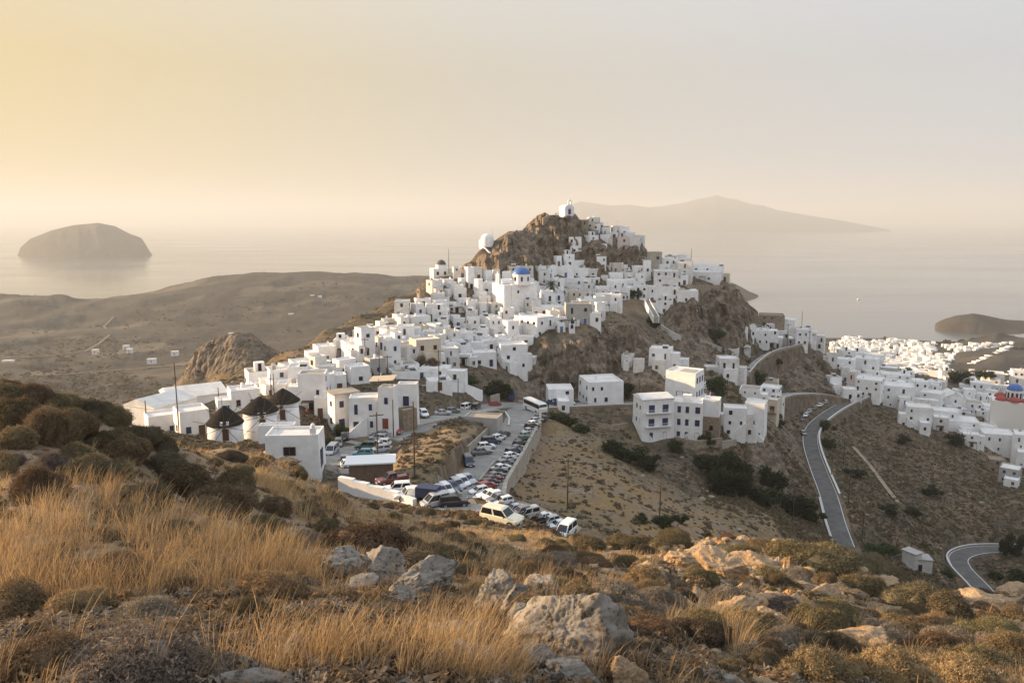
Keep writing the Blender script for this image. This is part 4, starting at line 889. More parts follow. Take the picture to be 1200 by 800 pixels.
# gabled white church in the lower quarter
p = P(1117, 482, 335); root = empty('gabled_church', p, -.2)
mb = MB(); mb.hexa([(-4.6, -1, -5), (4.6, -1, -5), (4.6, 9, -5), (-4.6, 9, -5)], [(-4.6, -1, 6.5), (4.6, -1, 6.5), (4.6, 9, 6.5), (-4.6, 9, 6.5)]); mb.build('nave', WHITE, root)
mb = MB(); mb.add([(-4.9, -1.1, 6.5), (4.9, -1.1, 6.5), (0, -1.1, 9.2), (-4.9, 9.1, 6.5), (4.9, 9.1, 6.5), (0, 9.1, 9.2)], [(0, 1, 2), (5, 4, 3), (1, 4, 5, 2), (0, 2, 5, 3), (0, 3, 4, 1)]); mb.build('gable_roof', ROOFW, root)
mb = MB(); mb.box(-.4, .4, -1.2, -.6, 9.1, 10.6); mb.build('bell_post', WHITE, root); put('window', WINS['dark'], root, (0, -1.06, 5), 0, (.7, 1, 1.2)); put('door', DOORS['brown'], root, (-1, -1.06, 0), 0, (1.2, 1, 2.2))
tag(root, 'white gabled church with a small bell post among the lower houses', 'church')
# round stone house and small block details on the right shoulder
p = P(768.5, 305, 330); root = empty('round_stone_house', p, 0)
mb = MB(); mb.lathe([(3.4, -5), (3.3, 3.6), (3.0, 3.6), (3.0, 3.2), (0, 3.2)], 18, 0, (0, 3, 0)); mb.build('wall', CONCW, root, False); put('window', WINS['dark'], root, (.8, -.32, .6), 0, (1, 1, 1)); tag(root, 'round tan stone house on the shoulder above the four-storey houses', 'house', 'village houses')
# valley huts
p = hit(1069, 664, 100); root = empty('valley_hut', p, .5)
mb = MB(); mb.box(-1.4, 1.4, -1.5, 2.2, -2, 4.3); mb.build('wall', WHITE2, root); mb = MB(); mb.box(-1.7, 1.7, -1.8, 2.5, 4.3, 4.5); mb.build('roof', GREYP, root); tag(root, 'tall thin white hut at the left of the valley shed pair', 'hut')
p = hit(1081, 667, 100); root = empty('valley_hut', p, -.15)
mb = MB(); mb.box(-1.8, 1.8, -1.5, 2.2, -2, 3.3); mb.build('wall', WHITE2, root); mb = MB(); mb.box(-2, 2, -1.7, 2.4, 3.3, 3.5); mb.build('roof', GREYP, root); put('door', DOORS['dark'], root, (-1.2, -1.56, 0), 0, (.8, 1, 1.9)); tag(root, 'low white valley shed with grey flat roof above the hairpin', 'hut')
for u, v, lb in ((1005, 372, ''),): pass
# ------------------------------------------------------------------ far land: scattered white houses, the bay town
fm = MB(); rt = random.Random(9)
def far_block(mb, p, w, d, h, rz, mi=0):
    M = Matrix.Translation(p) @ Matrix.Rotation(rz, 4, 'Z'); mb.box(-w / 2, w / 2, -d / 2, d / 2, -3, h, mi, M)
    mb.box(-w / 2 + .3, w / 2 - .3, -d / 2 + .3, d / 2 - .3, h, h + .15, 2, M)
    for i in range(rt.randrange(1, 4)):
        x = rt.uniform(-w / 2 + .7, w / 2 - .7); mb.box(x - .4, x + .4, -d / 2 - .04, -d / 2 + .02, .8, 2.2, 1, M)
TPOLY = [(972, 404), (1000, 395), (1060, 401), (1110, 406), (1190, 405), (1140, 415), (1112, 425), (1105, 440), (1150, 438), (1215, 440), (1215, 456), (1120, 460), (1060, 456), (1010, 430), (972, 415)]
n = 0; TT2 = []
for _ in range(7000):
    if n >= 900: break
    u = rt.uniform(975, 1215); v = rt.uniform(396, 456)
    if not inpoly(np.array([u]), np.array([v]), TPOLY)[0]: continue
    if vnoise(np.array([u * .06]), np.array([v * .12]), 4)[0] < -.72: continue
    p = hit(u, v, 430, 1400)
    if p is None or p.z < .6 or any((p.x - q.x) ** 2 + (p.y - q.y) ** 2 < 46 for q in TT2): continue
    TT2.append(p); far_block(fm, p, rt.uniform(4, 9), rt.uniform(4, 8), rt.choice((3.2, 3.4, 6.2, 6.5)), rt.uniform(-.6, .6)); n += 1
for i in range(26):   # the white row on the brown ridge
    t = i / 25; p = hit(1137 + 46 * t, 431 - 21 * t + rt.uniform(-1, 1), 430, 1400)
    if p: far_block(fm, p, rt.uniform(5, 8), rt.uniform(5, 7), rt.uniform(4, 6.5), .4); n += 1
tag(fm.build('bay_town', [WHITE, GLASS, ROOFW]), 'pale far town of small white houses spread along the bay', 'town', kind='stuff')
fv = [(205, 415, 9, 'tiny white house alone in the hazy valley, right of the pale track'), (178, 424, 10, 'white farmhouse in the hazy valley floor'), (148, 408, 8, 'small white house beside the winding pale track'), (152, 412, 7, 'second small white house beside the winding pale track, just below the other'), (272, 393, 10, 'white house peeping over the dark crag in the valley'), (341, 370, 9, 'white house high on the far left hillside'), (366, 348, 8, 'white house on the far hill, left of the town ridge'), (375, 349, 7, 'pale house on the far hill, closest to the town ridge'), (10, 426, 12, 'white farm building at the left edge of the valley'), (112, 413, 8, 'pale low barn left of the two track houses')]
for u, v, wd, lb in fv:
    p = hit(u, v, 430, 2400)
    if p is None: print('farhouse miss', u, v); continue
    root = empty('farmhouse', p, .2); mb = MB(); mb.box(-wd / 2, wd / 2, -3, 3, -2, 4); mb.build('wall', WHITE, root); mb = MB(); mb.box(-wd / 2 - .2, wd / 2 + .2, -3.2, 3.2, 4, 4.3); mb.build('roof', ROOFW, root)
    put('door', DOORS['dark'], root, (0, -3.06, 0), 0, (1, 1, 2)); tag(root, lb, 'farmhouse')
for lst, lb in (([(133, 372), (122, 383), (128, 394), (116, 404), (100, 413), (60, 418), (20, 421)], 'track'), ([(320, 425), (250, 427), (180, 432), (120, 437), (40, 442)], 'track'), ([(1112, 428), (1135, 434), (1160, 438), (1178, 440)], 'track')):
    pts = []
    for u, v in lst:
        p = hit(u, v, 430, 2400)
        if p: pts.append(np.array(p))
    if len(pts) > 2:
        q = []
        for a, b in zip(pts[:-1], pts[1:]):
            for k in range(24):
                c_ = a + (b - a) * k / 24; c_[2] = gz(c_[0], c_[1]) + 2.2; q.append(c_)
        ribbon('track', np.array(q), 1.9, TRACK)
# ------------------------------------------------------------------ vehicles
TYRE = mat('tyre_rubber', (.02, .02, .02), .9, .2); RIM = mat('alloy_rim', (.35, .35, .36), .4, .5, .6); CGL = mat('car_glass', (.012, .015, .018), .06, .5)
HEADL = mat('headlamp_lens', (.65, .65, .62), .2, .5); TAILL = mat('tail_lamp_lens', (.35, .02, .02), .3, .5); TRIM = mat('black_trim', (.03, .03, .032), .6, .3); PLATE = mat('plate_white', (.7, .7, .68), .6, .3)
CP_ = {'white': (.74, .74, .72), 'silver': (.42, .43, .44), 'grey': (.17, .175, .18), 'black': (.012, .012, .014), 'dark blue': (.02, .035, .09), 'red': (.33, .025, .02), 'teal': (.08, .26, .30), 'dark green': (.02, .06, .045), 'cream': (.72, .66, .50), 'maroon': (.12, .02, .025), 'blue': (.05, .14, .36), 'pale green': (.25, .36, .32)}
CPM = {k: mat(k.replace(' ', '_') + '_car_paint', c, .32, .5, .25 if k in ('silver', 'grey', 'teal') else 0, coat=.6) for k, c in CP_.items()}
KIND = {  # stations (x, z low, z high, half width); cabin (xb0, xb1, xt0, xt1, z belt, z roof, half width low, high); wheel radius, axle x
 'hatchback': ([(-1.98, .42, .72, .68), (-1.88, .27, .93, .78), (-1.2, .2, .97, .83), (0, .19, .95, .84), (1.0, .2, .90, .83), (1.7, .26, .78, .78), (1.95, .38, .62, .64)], (-1.86, 1.02, -1.5, .22, .92, 1.46, .78, .60), .30, 1.22),
 'saloon': ([(-2.2, .42, .75, .68), (-2.1, .28, .92, .8), (-1.4, .2, .96, .86), (0, .19, .94, .87), (1.1, .2, .90, .86), (1.95, .26, .78, .8), (2.2, .38, .6, .66)], (-1.5, 1.05, -.95, .2, .91, 1.42, .79, .6), .31, 1.33),
 'suv': ([(-2.15, .5, .85, .72), (-2.08, .35, 1.08, .84), (-1.3, .28, 1.10, .9), (0, .27, 1.08, .91), (1.1, .28, 1.04, .9), (1.9, .34, .95, .84), (2.15, .45, .75, .72)], (-2.05, 1.05, -1.85, .35, 1.06, 1.70, .84, .68), .36, 1.32),
 'minivan': ([(-2.1, .4, .8, .72), (-2.05, .26, 1.0, .84), (-1.2, .2, 1.02, .86), (0, .2, 1.0, .87), (1.2, .22, .96, .85), (1.85, .28, .82, .8), (2.08, .38, .64, .68)], (-2.02, 1.5, -1.9, .55, .98, 1.82, .82, .70), .31, 1.32),
 'pickup': ([(-2.5, .55, .85, .78), (-2.45, .4, 1.02, .86), (-1.4, .34, 1.02, .88), (0, .33, 1.04, .89), (1.2, .34, 1.04, .88), (2.1, .38, .96, .84), (2.4, .5, .75, .74)], (-.75, 1.15, -.6, .5, 1.02, 1.72, .82, .68), .37, 1.5)}
CM = {}
def loft(st):
    mb = MB(); vs = []; f = []
    for x, zb, zt, w in st:
        q = min(.12, (zt - zb) * .3)
        vs += [(x, -w * .88, zb), (x, -w, zb + q), (x, -w, zt - q), (x, -w * .88, zt), (x, w * .88, zt), (x, w, zt - q), (x, w, zb + q), (x, w * .88, zb)]
    n = len(st)
    for i in range(n - 1):
        for k in range(8): f.append((i * 8 + k, i * 8 + (k + 1) % 8, i * 8 + 8 + (k + 1) % 8, i * 8 + 8 + k))
    f += [tuple(range(8))[::-1], tuple(range(8 * n - 8, 8 * n))]
    mb.add(vs, [x[::-1] for x in f]); return mb
def pane(mb, a, b, c, d, sh=.86, sv=.78, t=.015):
    a, b, c, d = map(Vector, (a, b, c, d)); m = (a + b + c + d) / 4; n = (b - a).cross(d - a).normalized()
    def s(p): return m + (p - m)
    ax = ((b + c) / 2 - (a + d) / 2); ay = ((d + c) / 2 - (a + b) / 2)
    pts = []
    for p in (a, b, c, d):
        r = p - m; pts.append(r)
    lo = lambda p, q, u: p.lerp(q, u)
    e = (1 - sh) / 2; g = (1 - sv) / 2
    def bil(u, v): return (a.lerp(b, u)).lerp(d.lerp(c, u), v)
    q = [bil(e, g), bil(1 - e, g), bil(1 - e, 1 - g), bil(e, 1 - g)]
    mb.hexa([p - n * .02 for p in q], [p + n * t for p in q])
for kd, (st, cb, wr, ax) in KIND.items():
    m = {}; x0, x1, t0, t1, zb, zt, wb, wt = cb
    m['body'] = loft(st)
    B = [(x0, -wb, zb - .04), (x1, -wb, zb - .08), (x1, wb, zb - .08), (x0, wb, zb - .04)]; T = [(t0, -wt, zt), (t1, -wt, zt - .02), (t1, wt, zt - .02), (t0, wt, zt)]
    m['body'].hexa(B, T)
    m['body'].hexa([(t0 + .05, -wt + .04, zt - .03), (t1 - .05, -wt + .04, zt - .04), (t1 - .05, wt - .04, zt - .04), (t0 + .05, wt - .04, zt - .03)], [(t0 + .2, -wt + .16, zt + .045), (t1 - .2, -wt + .16, zt + .035), (t1 - .2, wt - .16, zt + .035), (t0 + .2, wt - .16, zt + .045)])
    if kd == 'pickup': m['body'].box(-2.4, -.8, -.84, -.78, 1.0, 1.12); m['body'].box(-2.4, -.8, .78, .84, 1.0, 1.12)
    mk = {'body': m['body'].mesh('body', [CPM['white']])}
    w = MB(); pane(w, B[1], B[2], T[2], T[1]); mk['windscreen'] = w.mesh('windscreen', CGL)
    w = MB(); pane(w, B[3], B[0], T[0], T[3]); mk['rear_window'] = w.mesh('rear_window', CGL)
    mx = lambda a, b, u: tuple(a[i] + (b[i] - a[i]) * u for i in range(3))
    for s, (b0, b1, c1, c0) in ((-1, (B[0], B[1], T[1], T[0])), (1, (B[2], B[3], T[3], T[2]))):
        w = MB(); pane(w, b0, mx(b0, b1, .5), mx(c0, c1, .5), c0, .86); pane(w, mx(b0, b1, .5), b1, c1, mx(c0, c1, .5), .86); mk['side_window' + str(s)] = w.mesh('side_window', CGL)
    w = MB(); w.tube((0, -.1, 0), (0, .1, 0), wr, wr, 16); mk['tyre'] = w.mesh('tyre', TYRE)
    w = MB(); w.tube((0, -.112, 0), (0, .112, 0), wr * .62, wr * .62, 12); mk['rim'] = w.mesh('rim', RIM)
    w = MB(); fx = st[-2][0]; fz = st[-2][2]; w.box(-.1, .14, -.15, .15, -.07, .07); mk['headlight'] = w.mesh('headlight', HEADL)
    w = MB(); w.box(-.06, .06, -.1, .1, -.12, .12); mk['tail_light'] = w.mesh('tail_light', TAILL)
    w = MB(); w.box(-.02, .02, -.26, .26, -.06, .06); mk['number_plate'] = w.mesh('number_plate', PLATE)
    w = MB(); w.box(-.06, .06, -.11, .11, -.07, .07); mk['mirror'] = w.mesh('mirror', TRIM)
    w = MB(); w.box(-.05, .05, -st[-1][3] - .06, st[-1][3] + .06, -.1, .1); mk['bumper'] = w.mesh('bumper', TRIM)
    CM[kd] = (mk, st, cb, wr, ax)
def sub(nm, me, par, loc, rz=0):
    return put(nm, me, par, loc, rz)
def car(loc, rz, kd, colr, label, group='parked cars', tilt=0, sc=.92):
    mk, st, cb, wr, ax = CM[kd]; root = empty('parked_car', loc, rz, label, 'car', group); root.rotation_euler = (0, tilt, rz); root.scale = (sc, sc, sc)
    b = sub('body', mk['body'], root, (0, 0, 0)); b.material_slots[0].link = 'OBJECT'; b.material_slots[0].material = CPM[colr]
    for nm in ('windscreen', 'rear_window'): sub(nm, mk[nm], root, (0, 0, 0))
    sub('side_window', mk['side_window-1'], root, (0, 0, 0)); sub('side_window', mk['side_window1'], root, (0, 0, 0))
    tw = st[3][3] - .09
    for sx in (-1, 1):
        for sy in (-1, 1):
            t = sub('wheel', mk['tyre'], root, (ax * sx, tw * sy, wr)); sub('rim', mk['rim'], t, (0, 0, 0))
    for sy in (-1, 1):
        sub('headlight', mk['headlight'], root, (st[-2][0] + .05, sy * (st[-2][3] - .16), st[-2][2] - .13)); sub('tail_light', mk['tail_light'], root, (st[1][0] - .02, sy * (st[1][3] - .1), st[1][2] - .16))
        sub('mirror', mk['mirror'], root, (cb[1] - .3, sy * (cb[6] + .12), cb[4] + .06))
    sub('number_plate', mk['number_plate'], root, (st[-1][0] + .02, 0, .48)); sub('number_plate', mk['number_plate'], root, (st[0][0] - .02, 0, .6))
    sub('bumper', mk['bumper'], root, (st[-1][0] - .02, 0, st[-1][1] + .03)); return root
ORD = ['first', 'second', 'third', 'fourth', 'fifth', 'sixth', 'seventh', 'eighth', 'ninth', 'tenth', 'eleventh', 'twelfth', 'thirteenth', 'fourteenth', 'fifteenth', 'sixteenth']
def carrow(rowname, spec, head, sc=.92):
    for i, q in enumerate(spec):
        u, v, kd, colr = q[:4]; hd = q[4] if len(q) > 4 else head
        p = hit(u, v, 60)
        if p is None: continue
        d = Vector((p.x, p.y, 0)).normalized() * .9; p = Vector((p.x + d.x, p.y + d.y, 0)); p.z = gz(p.x, p.y) + .12
        car(p, math.radians(hd), kd, colr, f'{colr} {kd}, {ORD[i]} {rowname}', sc=sc)
WR = np.array([(628, 492), (624, 498), (620, 504), (615.5, 511), (610, 518), (604.5, 527.5), (599, 534.5), (594, 541), (588, 548), (582, 556), (577, 563), (572, 569), (567, 575)], float) + np.array([3.5, 0])
_q = np.linspace(0, 12, 19); WC = [('saloon', 'grey'), ('hatchback', 'silver'), ('hatchback', 'white'), ('suv', 'black'), ('saloon', 'silver'), ('hatchback', 'pale green'), ('saloon', 'dark green'), ('hatchback', 'black'), ('saloon', 'grey'), ('suv', 'dark blue'), ('hatchback', 'white'), ('saloon', 'silver'), ('hatchback', 'grey'), ('saloon', 'white'), ('hatchback', 'black'), ('saloon', 'grey'), ('saloon', 'maroon'), ('hatchback', 'black'), ('hatchback', 'red')]
ORD += ['seventeenth', 'eighteenth', 'nineteenth', 'twentieth']
carrow('car down from the coach along the retaining wall', [(np.interp(a, range(13), WR[:, 0]), np.interp(a, range(13), WR[:, 1]), *WC[k]) for k, a in enumerate(_q)], 40, .85)
AR = np.array([(561, 580), (569, 584), (577, 588), (585, 592), (594, 597), (604, 602), (616, 606), (628, 611), (640, 616), (654, 623)], float)
AC = [('hatchback', 'white'), ('hatchback', 'silver'), ('saloon', 'white'), ('hatchback', 'white'), ('saloon', 'grey'), ('hatchback', 'white'), ('hatchback', 'dark blue'), ('saloon', 'silver'), ('hatchback', 'grey'), ('minivan', 'silver'), ('hatchback', 'black'), ('saloon', 'white'), ('hatchback', 'silver'), ('saloon', 'white')]
carrow('car from the red one in the slanted apron row', [(np.interp(a, range(10), AR[:, 0]), np.interp(a, range(10), AR[:, 1]), *AC[k]) for k, a in enumerate(np.linspace(0, 9, 14))], -150, .74)
carrow('car up the row on the left side of the parking road', [(549, 547, 'minivan', 'dark blue'), (564, 534, 'saloon', 'grey', 20), (570, 527.5, 'hatchback', 'white', 20), (576, 521.5, 'suv', 'dark blue', 15), (584, 517, 'hatchback', 'white', 50), (590, 513, 'saloon', 'black', 60)], -75)
carrow('car from the left below the sloping concrete wall', [(516, 581, 'saloon', 'silver'), (523, 579, 'hatchback', 'white'), (530, 576, 'saloon', 'dark blue'), (536, 573, 'hatchback', 'silver'), (542, 570, 'hatchback', 'white'), (548, 567, 'saloon', 'silver')], -60)
carrow('car from the corner along the upper street', [(497, 490, 'suv', 'white', -70), (519, 487, 'saloon', 'silver', 10), (531, 484.5, 'hatchback', 'grey', 15), (547, 480, 'minivan', 'white', 60), (558, 480, 'minivan', 'black', 75), (580, 476, 'hatchback', 'red', 30)], 10)
carrow('car from the red one in the taverna parking lot', [(461, 510, 'hatchback', 'red', -20), (446, 514, 'saloon', 'grey'), (444, 518, 'hatchback', 'silver'), (447, 523, 'hatchback', 'white'), (440, 526, 'saloon', 'white'), (429, 528, 'suv', 'dark green', 175), (425, 536, 'hatchback', 'teal', 178), (446, 531, 'hatchback', 'silver', -160)], 165)
carrow('vehicle from the left beside the green lot bushes', [(389, 533, 'minivan', 'silver', -95), (397, 524, 'hatchback', 'grey', -80), (404, 516, 'hatchback', 'black', 100), (404.5, 546, 'pickup', 'grey', -85), (413, 549, 'hatchback', 'white', 20), (428, 550, 'saloon', 'maroon', 10)], -90)
carrow('car down along the left edge of the asphalt road bend', [(966, 474.5, 'hatchback', 'silver', -140), (960, 477, 'saloon', 'white', -140), (954, 480.5, 'hatchback', 'grey', -135), (948, 484.5, 'hatchback', 'silver', -130), (944, 488.5, 'saloon', 'white', -120), (940, 493.5, 'hatchback', 'black', -110), (941, 510, 'hatchback', 'grey', -90)], -120)
carrow('car in the shade at the end of the back lane', [(944, 458.5, 'hatchback', 'black', 10), (951, 458.5, 'saloon', 'dark blue', 0), (958, 459, 'hatchback', 'grey', 5)], 0)
def single(u, v, kd, colr, hd, label, Y=None):
    p = hit(u, v, 60); p.z = gz(p.x, p.y) + .1; d = Vector((p.x, p.y, 0)).normalized() * .9; p += d; p.z = gz(p.x, p.y) + .08
    return car(p, math.radians(hd), kd, colr, label)
single(532, 596.5, 'suv', 'black', 14, 'large black car side-on at the road end, foremost in the lot')
single(588, 616, 'suv', 'cream', -28, 'cream off-road car with black front bumper on the dirt apron')
single(663, 628, 'minivan', 'white', -120, 'white minivan at the near end of the apron parapet')
single(510, 596, 'minivan', 'silver', -150, 'silver minivan between the black car and the blue box truck')
single(481, 587, 'pickup', 'white', -160, 'white pickup left of the dark blue box truck')
single(466, 580, 'suv', 'white', -170, 'white jeep beside the stepped wall, left of the pickup')
single(459, 571, 'pickup', 'maroon', -150, 'maroon pickup behind the low shed')
single(667, 475, 'hatchback', 'white', 2, 'white hatchback in front of the long white house right of the coach')
single(645, 475, 'pickup', 'dark blue', 175, 'dark blue pickup between the coach and the long white house')
single(877, 424, 'hatchback', 'black', 60, 'black hatchback on the narrow lane of the crag')
def truck(u, v, rz, colr, cargo, label, canvas=False, s=1.0):
    p = hit(u, v, 60); d = Vector((p.x, p.y, 0)).normalized() * 1.2; p += d; p.z = gz(p.x, p.y) + .1
    root = empty('truck', p, rz, label, 'truck'); root.scale = (s, s, s)
    mb = MB(); mb.hexa([(1.2, -.95, .55), (2.9, -.95, .55), (2.9, .95, .55), (1.2, .95, .55)], [(1.2, -.9, 2.2), (2.35, -.85, 2.2), (2.35, .85, 2.2), (1.2, .9, 2.2)]); mb.build('cab', CPM[colr], root)
    mb = MB(); pane(mb, (2.9, -.95, 1.1), (2.9, .95, 1.1), (2.42, .85, 2.15), (2.42, -.85, 2.15)); mb.build('windscreen', CGL, root)
    mb = MB()
    if canvas:
        vs = [(x, 1.05 * math.cos(a) * 1.05, 1.7 + 1.0 * math.sin(a)) for x in (-2.6, 1.1) for a in [math.pi * i / 8 for i in range(9)]]
        mb.box(-2.6, 1.1, -1.1, 1.1, .8, 1.72); mb.add(vs, [tuple(range(9))[::-1], tuple(range(9, 18))] + [(i, i + 1, 10 + i, 9 + i) for i in range(8)])
    else: mb.box(-2.6, 1.1, -1.1, 1.1, .9, 2.5)
    mb.build('canvas_cover' if canvas else 'cargo_box', cargo, root)
    mb = MB(); mb.box(-2.6, 2.7, -.4, .4, .45, .8); mb.build('chassis', TRIM, root)
    for x in (-1.7, 1.9):
        for y in (-.9, .9):
            w = MB(); w.tube((x, y - .14, .45), (x, y + .14, .45), .45, .45, 16); t = w.build('wheel', TYRE, root); w = MB(); w.tube((x, y - .15, .45), (x, y + .15, .45), .24, .24, 10); w.build('rim', RIM, t)
    for y in (-.7, .7):
        w = MB(); w.box(2.86, 2.95, y - .15, y + .15, .75, .95); w.build('headlight', HEADL, root); w = MB(); w.box(-2.66, -2.6, y - .12, y + .12, .85, 1.0); w.build('tail_light', TAILL, root)
    return root
CANV = mat('blue_canvas', (.035, .075, .25), .9, .2, var=.2, vscale=2)
truck(597, 469, math.radians(100), 'blue', CANV, 'truck with a bright blue canvas cover at the foot of the cliff', True)
truck(497, 591, math.radians(165), 'white', mat('dark_blue_box', (.02, .035, .085), .5, .4, var=.1), 'small truck with dark blue cargo box behind the silver minivan', False, .8)
# coach
p = hit(626, 484, 60); p.z = gz(p.x, p.y) + .1; p += Vector((.3, 3.5, 0)); p.z = gz(p.x, p.y) + .12
bus = empty('coach', p, math.radians(-62), 'white coach with dark windows turning at the bend of the parking road', 'coach')
BW = CPM['white']; L2, W2 = 4.3, 1.22
mb = MB(); mb.hexa([(-L2, -W2, .35), (L2, -W2, .35), (L2, W2, .35), (-L2, W2, .35)], [(-L2, -W2, 1.5), (L2 + .08, -W2, 1.5), (L2 + .08, W2, 1.5), (-L2, W2, 1.5)])
mb.hexa([(-L2, -W2, 1.5), (L2 + .08, -W2, 1.5), (L2 + .08, W2, 1.5), (-L2, W2, 1.5)], [(-L2 + .1, -W2 + .08, 2.75), (L2 - .25, -W2 + .08, 2.75), (L2 - .25, W2 - .08, 2.75), (-L2 + .1, W2 - .08, 2.75)])
mb.hexa([(-L2 + .1, -W2 + .08, 2.75), (L2 - .25, -W2 + .08, 2.75), (L2 - .25, W2 - .08, 2.75), (-L2 + .1, W2 - .08, 2.75)], [(-L2 + .3, -W2 + .3, 2.98), (L2 - .6, -W2 + .3, 2.98), (L2 - .6, W2 - .3, 2.98), (-L2 + .3, W2 - .3, 2.98)]); mb.build('body', BW, bus)
mb = MB(); pane(mb, (L2 + .08, -W2, 1.4), (L2 + .08, W2, 1.4), (L2 - .25, W2 - .08, 2.75), (L2 - .25, -W2 + .08, 2.75), .92, .84); mb.build('windscreen', CGL, bus)
for s in (-1, 1):
    for i in range(5):
        mb = MB(); a = -L2 + .3 + i * 1.6; c_ = a + 1.62
        q = [(a, s * W2, 1.5), (c_, s * W2, 1.5), (c_, s * (W2 - .08), 2.7), (a, s * (W2 - .08), 2.7)]
        if s > 0: q = [q[1], q[0], q[3], q[2]]
        pane(mb, *q, .97, .84); mb.build('side_window', CGL, bus)
    for x in (-2.7, 2.6):
        w = MB(); w.tube((x, s * (W2 - .28), .46), (x, s * (W2 + .02), .46), .46, .46, 16); t = w.build('wheel', TYRE, bus); w = MB(); w.tube((x, s * (W2 - .28), .46), (x, s * (W2 + .03), .46), .26, .26, 10); w.build('rim', RIM, t)
    w = MB(); w.box(L2 + .0, L2 + .12, s * .85 - .18, s * .85 + .18, .75, .95); w.build('headlight', HEADL, bus)
    w = MB(); w.box(L2 - .1, L2 + .3, s * (W2 + .2) - .1, s * (W2 + .2) + .1, 1.9, 2.4); w.build('mirror', TRIM, bus)
w = MB(); w.box(L2 + .06, L2 + .11, -.9, .9, .4, .62); w.build('bumper', TRIM, bus)
# ------------------------------------------------------------------ poles and masts
def pole(u, vt, vb, label, arm=0, Y=None, thick=.13, lamp=False):
    p = P(u, vb, Y) if Y else hit(u, vb, 30)
    if p is None: print('pole', u, vb); return
    h = (vb - vt) / FPX * (p - EYE).length
    root = empty('utility_pole', p, random.uniform(-.4, .4), label, 'pole', 'timber utility poles')
    mb = MB(); mb.tube((0, 0, -1.5), (0, 0, h), thick, thick * .65, 8); mb.build('pole_shaft', POLEW, root)
    if arm:
        mb = MB(); mb.box(-1.1, 1.1, -.06, .06, h - .55, h - .42); mb.build('crossarm', POLEW, root)
        for x in (-1, -.4, .4, 1): mb = MB(); mb.tube((x, 0, h - .42), (x, 0, h - .2), .05, .04, 6); mb.build('insulator', GREYP, root)
    if arm == 2: mb = MB(); mb.tube((.35, -.1, h * .6), (.35, -.1, h * .6 + 1.1), .38, .38, 10); mb.build('transformer', MAST, root)
    if lamp: mb = MB(); mb.tube((0, 0, h - .3), (1.3, 0, h + .1), .04, .04, 6); mb.box(1.0, 1.6, -.12, .12, h + .02, h + .14); mb.build('lamp_arm', MAST, root)
    return root
POLES = [(210, 431, 507, 'tall brown timber pole in front of the long white houses', 0, 133), (172.5, 472, 502, 'short dark pole at the far left of the white houses', 0, 140), (257, 455, 478, 'thin pole rising behind the first windmill', 0, 160), (318, 439, 464, 'left one of the close pole pair behind the windmills', 0, 160), (321.5, 438, 466, 'right one of the close pole pair behind the windmills', 0, 158), (330, 432, 458, 'thin pole just right of the pole pair behind the windmills', 0, 168), (343, 431, 454, 'thick short pole in front of the sunlit gable behind the windmills', 0, 176), (374, 480, 512, 'dark pole beside the green bushes of the lot entrance', 0, 138), (384, 491, 520, 'thin red-brown pole beside the lot bushes', 0, 128), (407, 435, 456, 'pole on the terraces above the tan-roofed taverna', 0, 168), (428.5, 396, 434, 'pole carrying a transformer left of the town steps', 2, None), (445, 406, 442, 'pole on the right side of the town steps', 0, None), (454.6, 416, 450, 'pole behind the slatted tan awning', 1, None), (514.6, 409, 458, 'tall pole beside the brown bush', 1, None), (537, 443, 468, 'pole at the long sloping white garden wall', 0, None), (633, 437, 472, 'thin pole behind the white coach', 0, None), (486, 470, 560, 'tallest dark pole on the dry mound between the two roads', 0, None), (443, 483, 549, 'tall pole with crossarm in front of the white taverna', 1, None), (461, 468, 503, 'dark pole at the corner of the tall awning house', 0, 139), (665, 536, 596, 'leaning dark pole on the dry slope below the retaining wall', 1, None), (773, 565, 606, 'dark pole at the foot of the dry slope', 0, None), (526, 292, 316, 'thin mast on the left ridge beside the dark dome', 0, 300), (571, 349, 372, 'pole among the houses below the ridge, left of the church', 0, None), (589, 354, 382, 'pole among the houses directly below the blue-domed church', 0, None), (585, 331, 346, 'short dark pole left of the blue-domed church', 0, None), (690, 309, 330, 'thin pole right of the palm tree', 0, None), (809.6, 292, 312, 'mast standing on the roofs at the cliff edge', 0, 330), (939, 366, 390, 'thin mast above the houses of the right crag', 0, 345), (922, 381, 410, 'T-shaped pole among the houses of the right crag', 1, None), (870.6, 394, 416, 'dark pole at the left end of the crag houses', 1, None), (1070, 449, 478, 'dark pole in front of the wide white house of the lower quarter', 0, None), (977.5, 399, 417, 'short pole where the crag meets the lower quarter', 1, None), (1135, 451, 466, 'small pole beside the gabled church', 0, None), (974, 520, 559, 'brown pole at the right verge of the asphalt road', 0, None), (988, 515, 547, 'pale concrete pole right of the asphalt road', 1, None), (994, 557, 592, 'lower brown pole on the verge of the asphalt road', 1, None), (1010, 602, 634, 'pole on the slope halfway to the valley sheds', 0, None), (1028, 640, 664, 'short pole low on the slope near the valley sheds', 0, None), (929, 573, 610, 'pale pole among the dark gully trees', 0, None), (749, 445, 469, 'pole beside the round tree at the long white house', 0, None), (852, 443, 467, 'pole below the white house of the curved parapet', 0, None), (1082, 455, 470, 'small pole right of the wide white house of the lower quarter', 0, None)]
for u, vt, vb, lb, arm, Yd in POLES: pole(u, vt, vb, lb, arm, Yd)
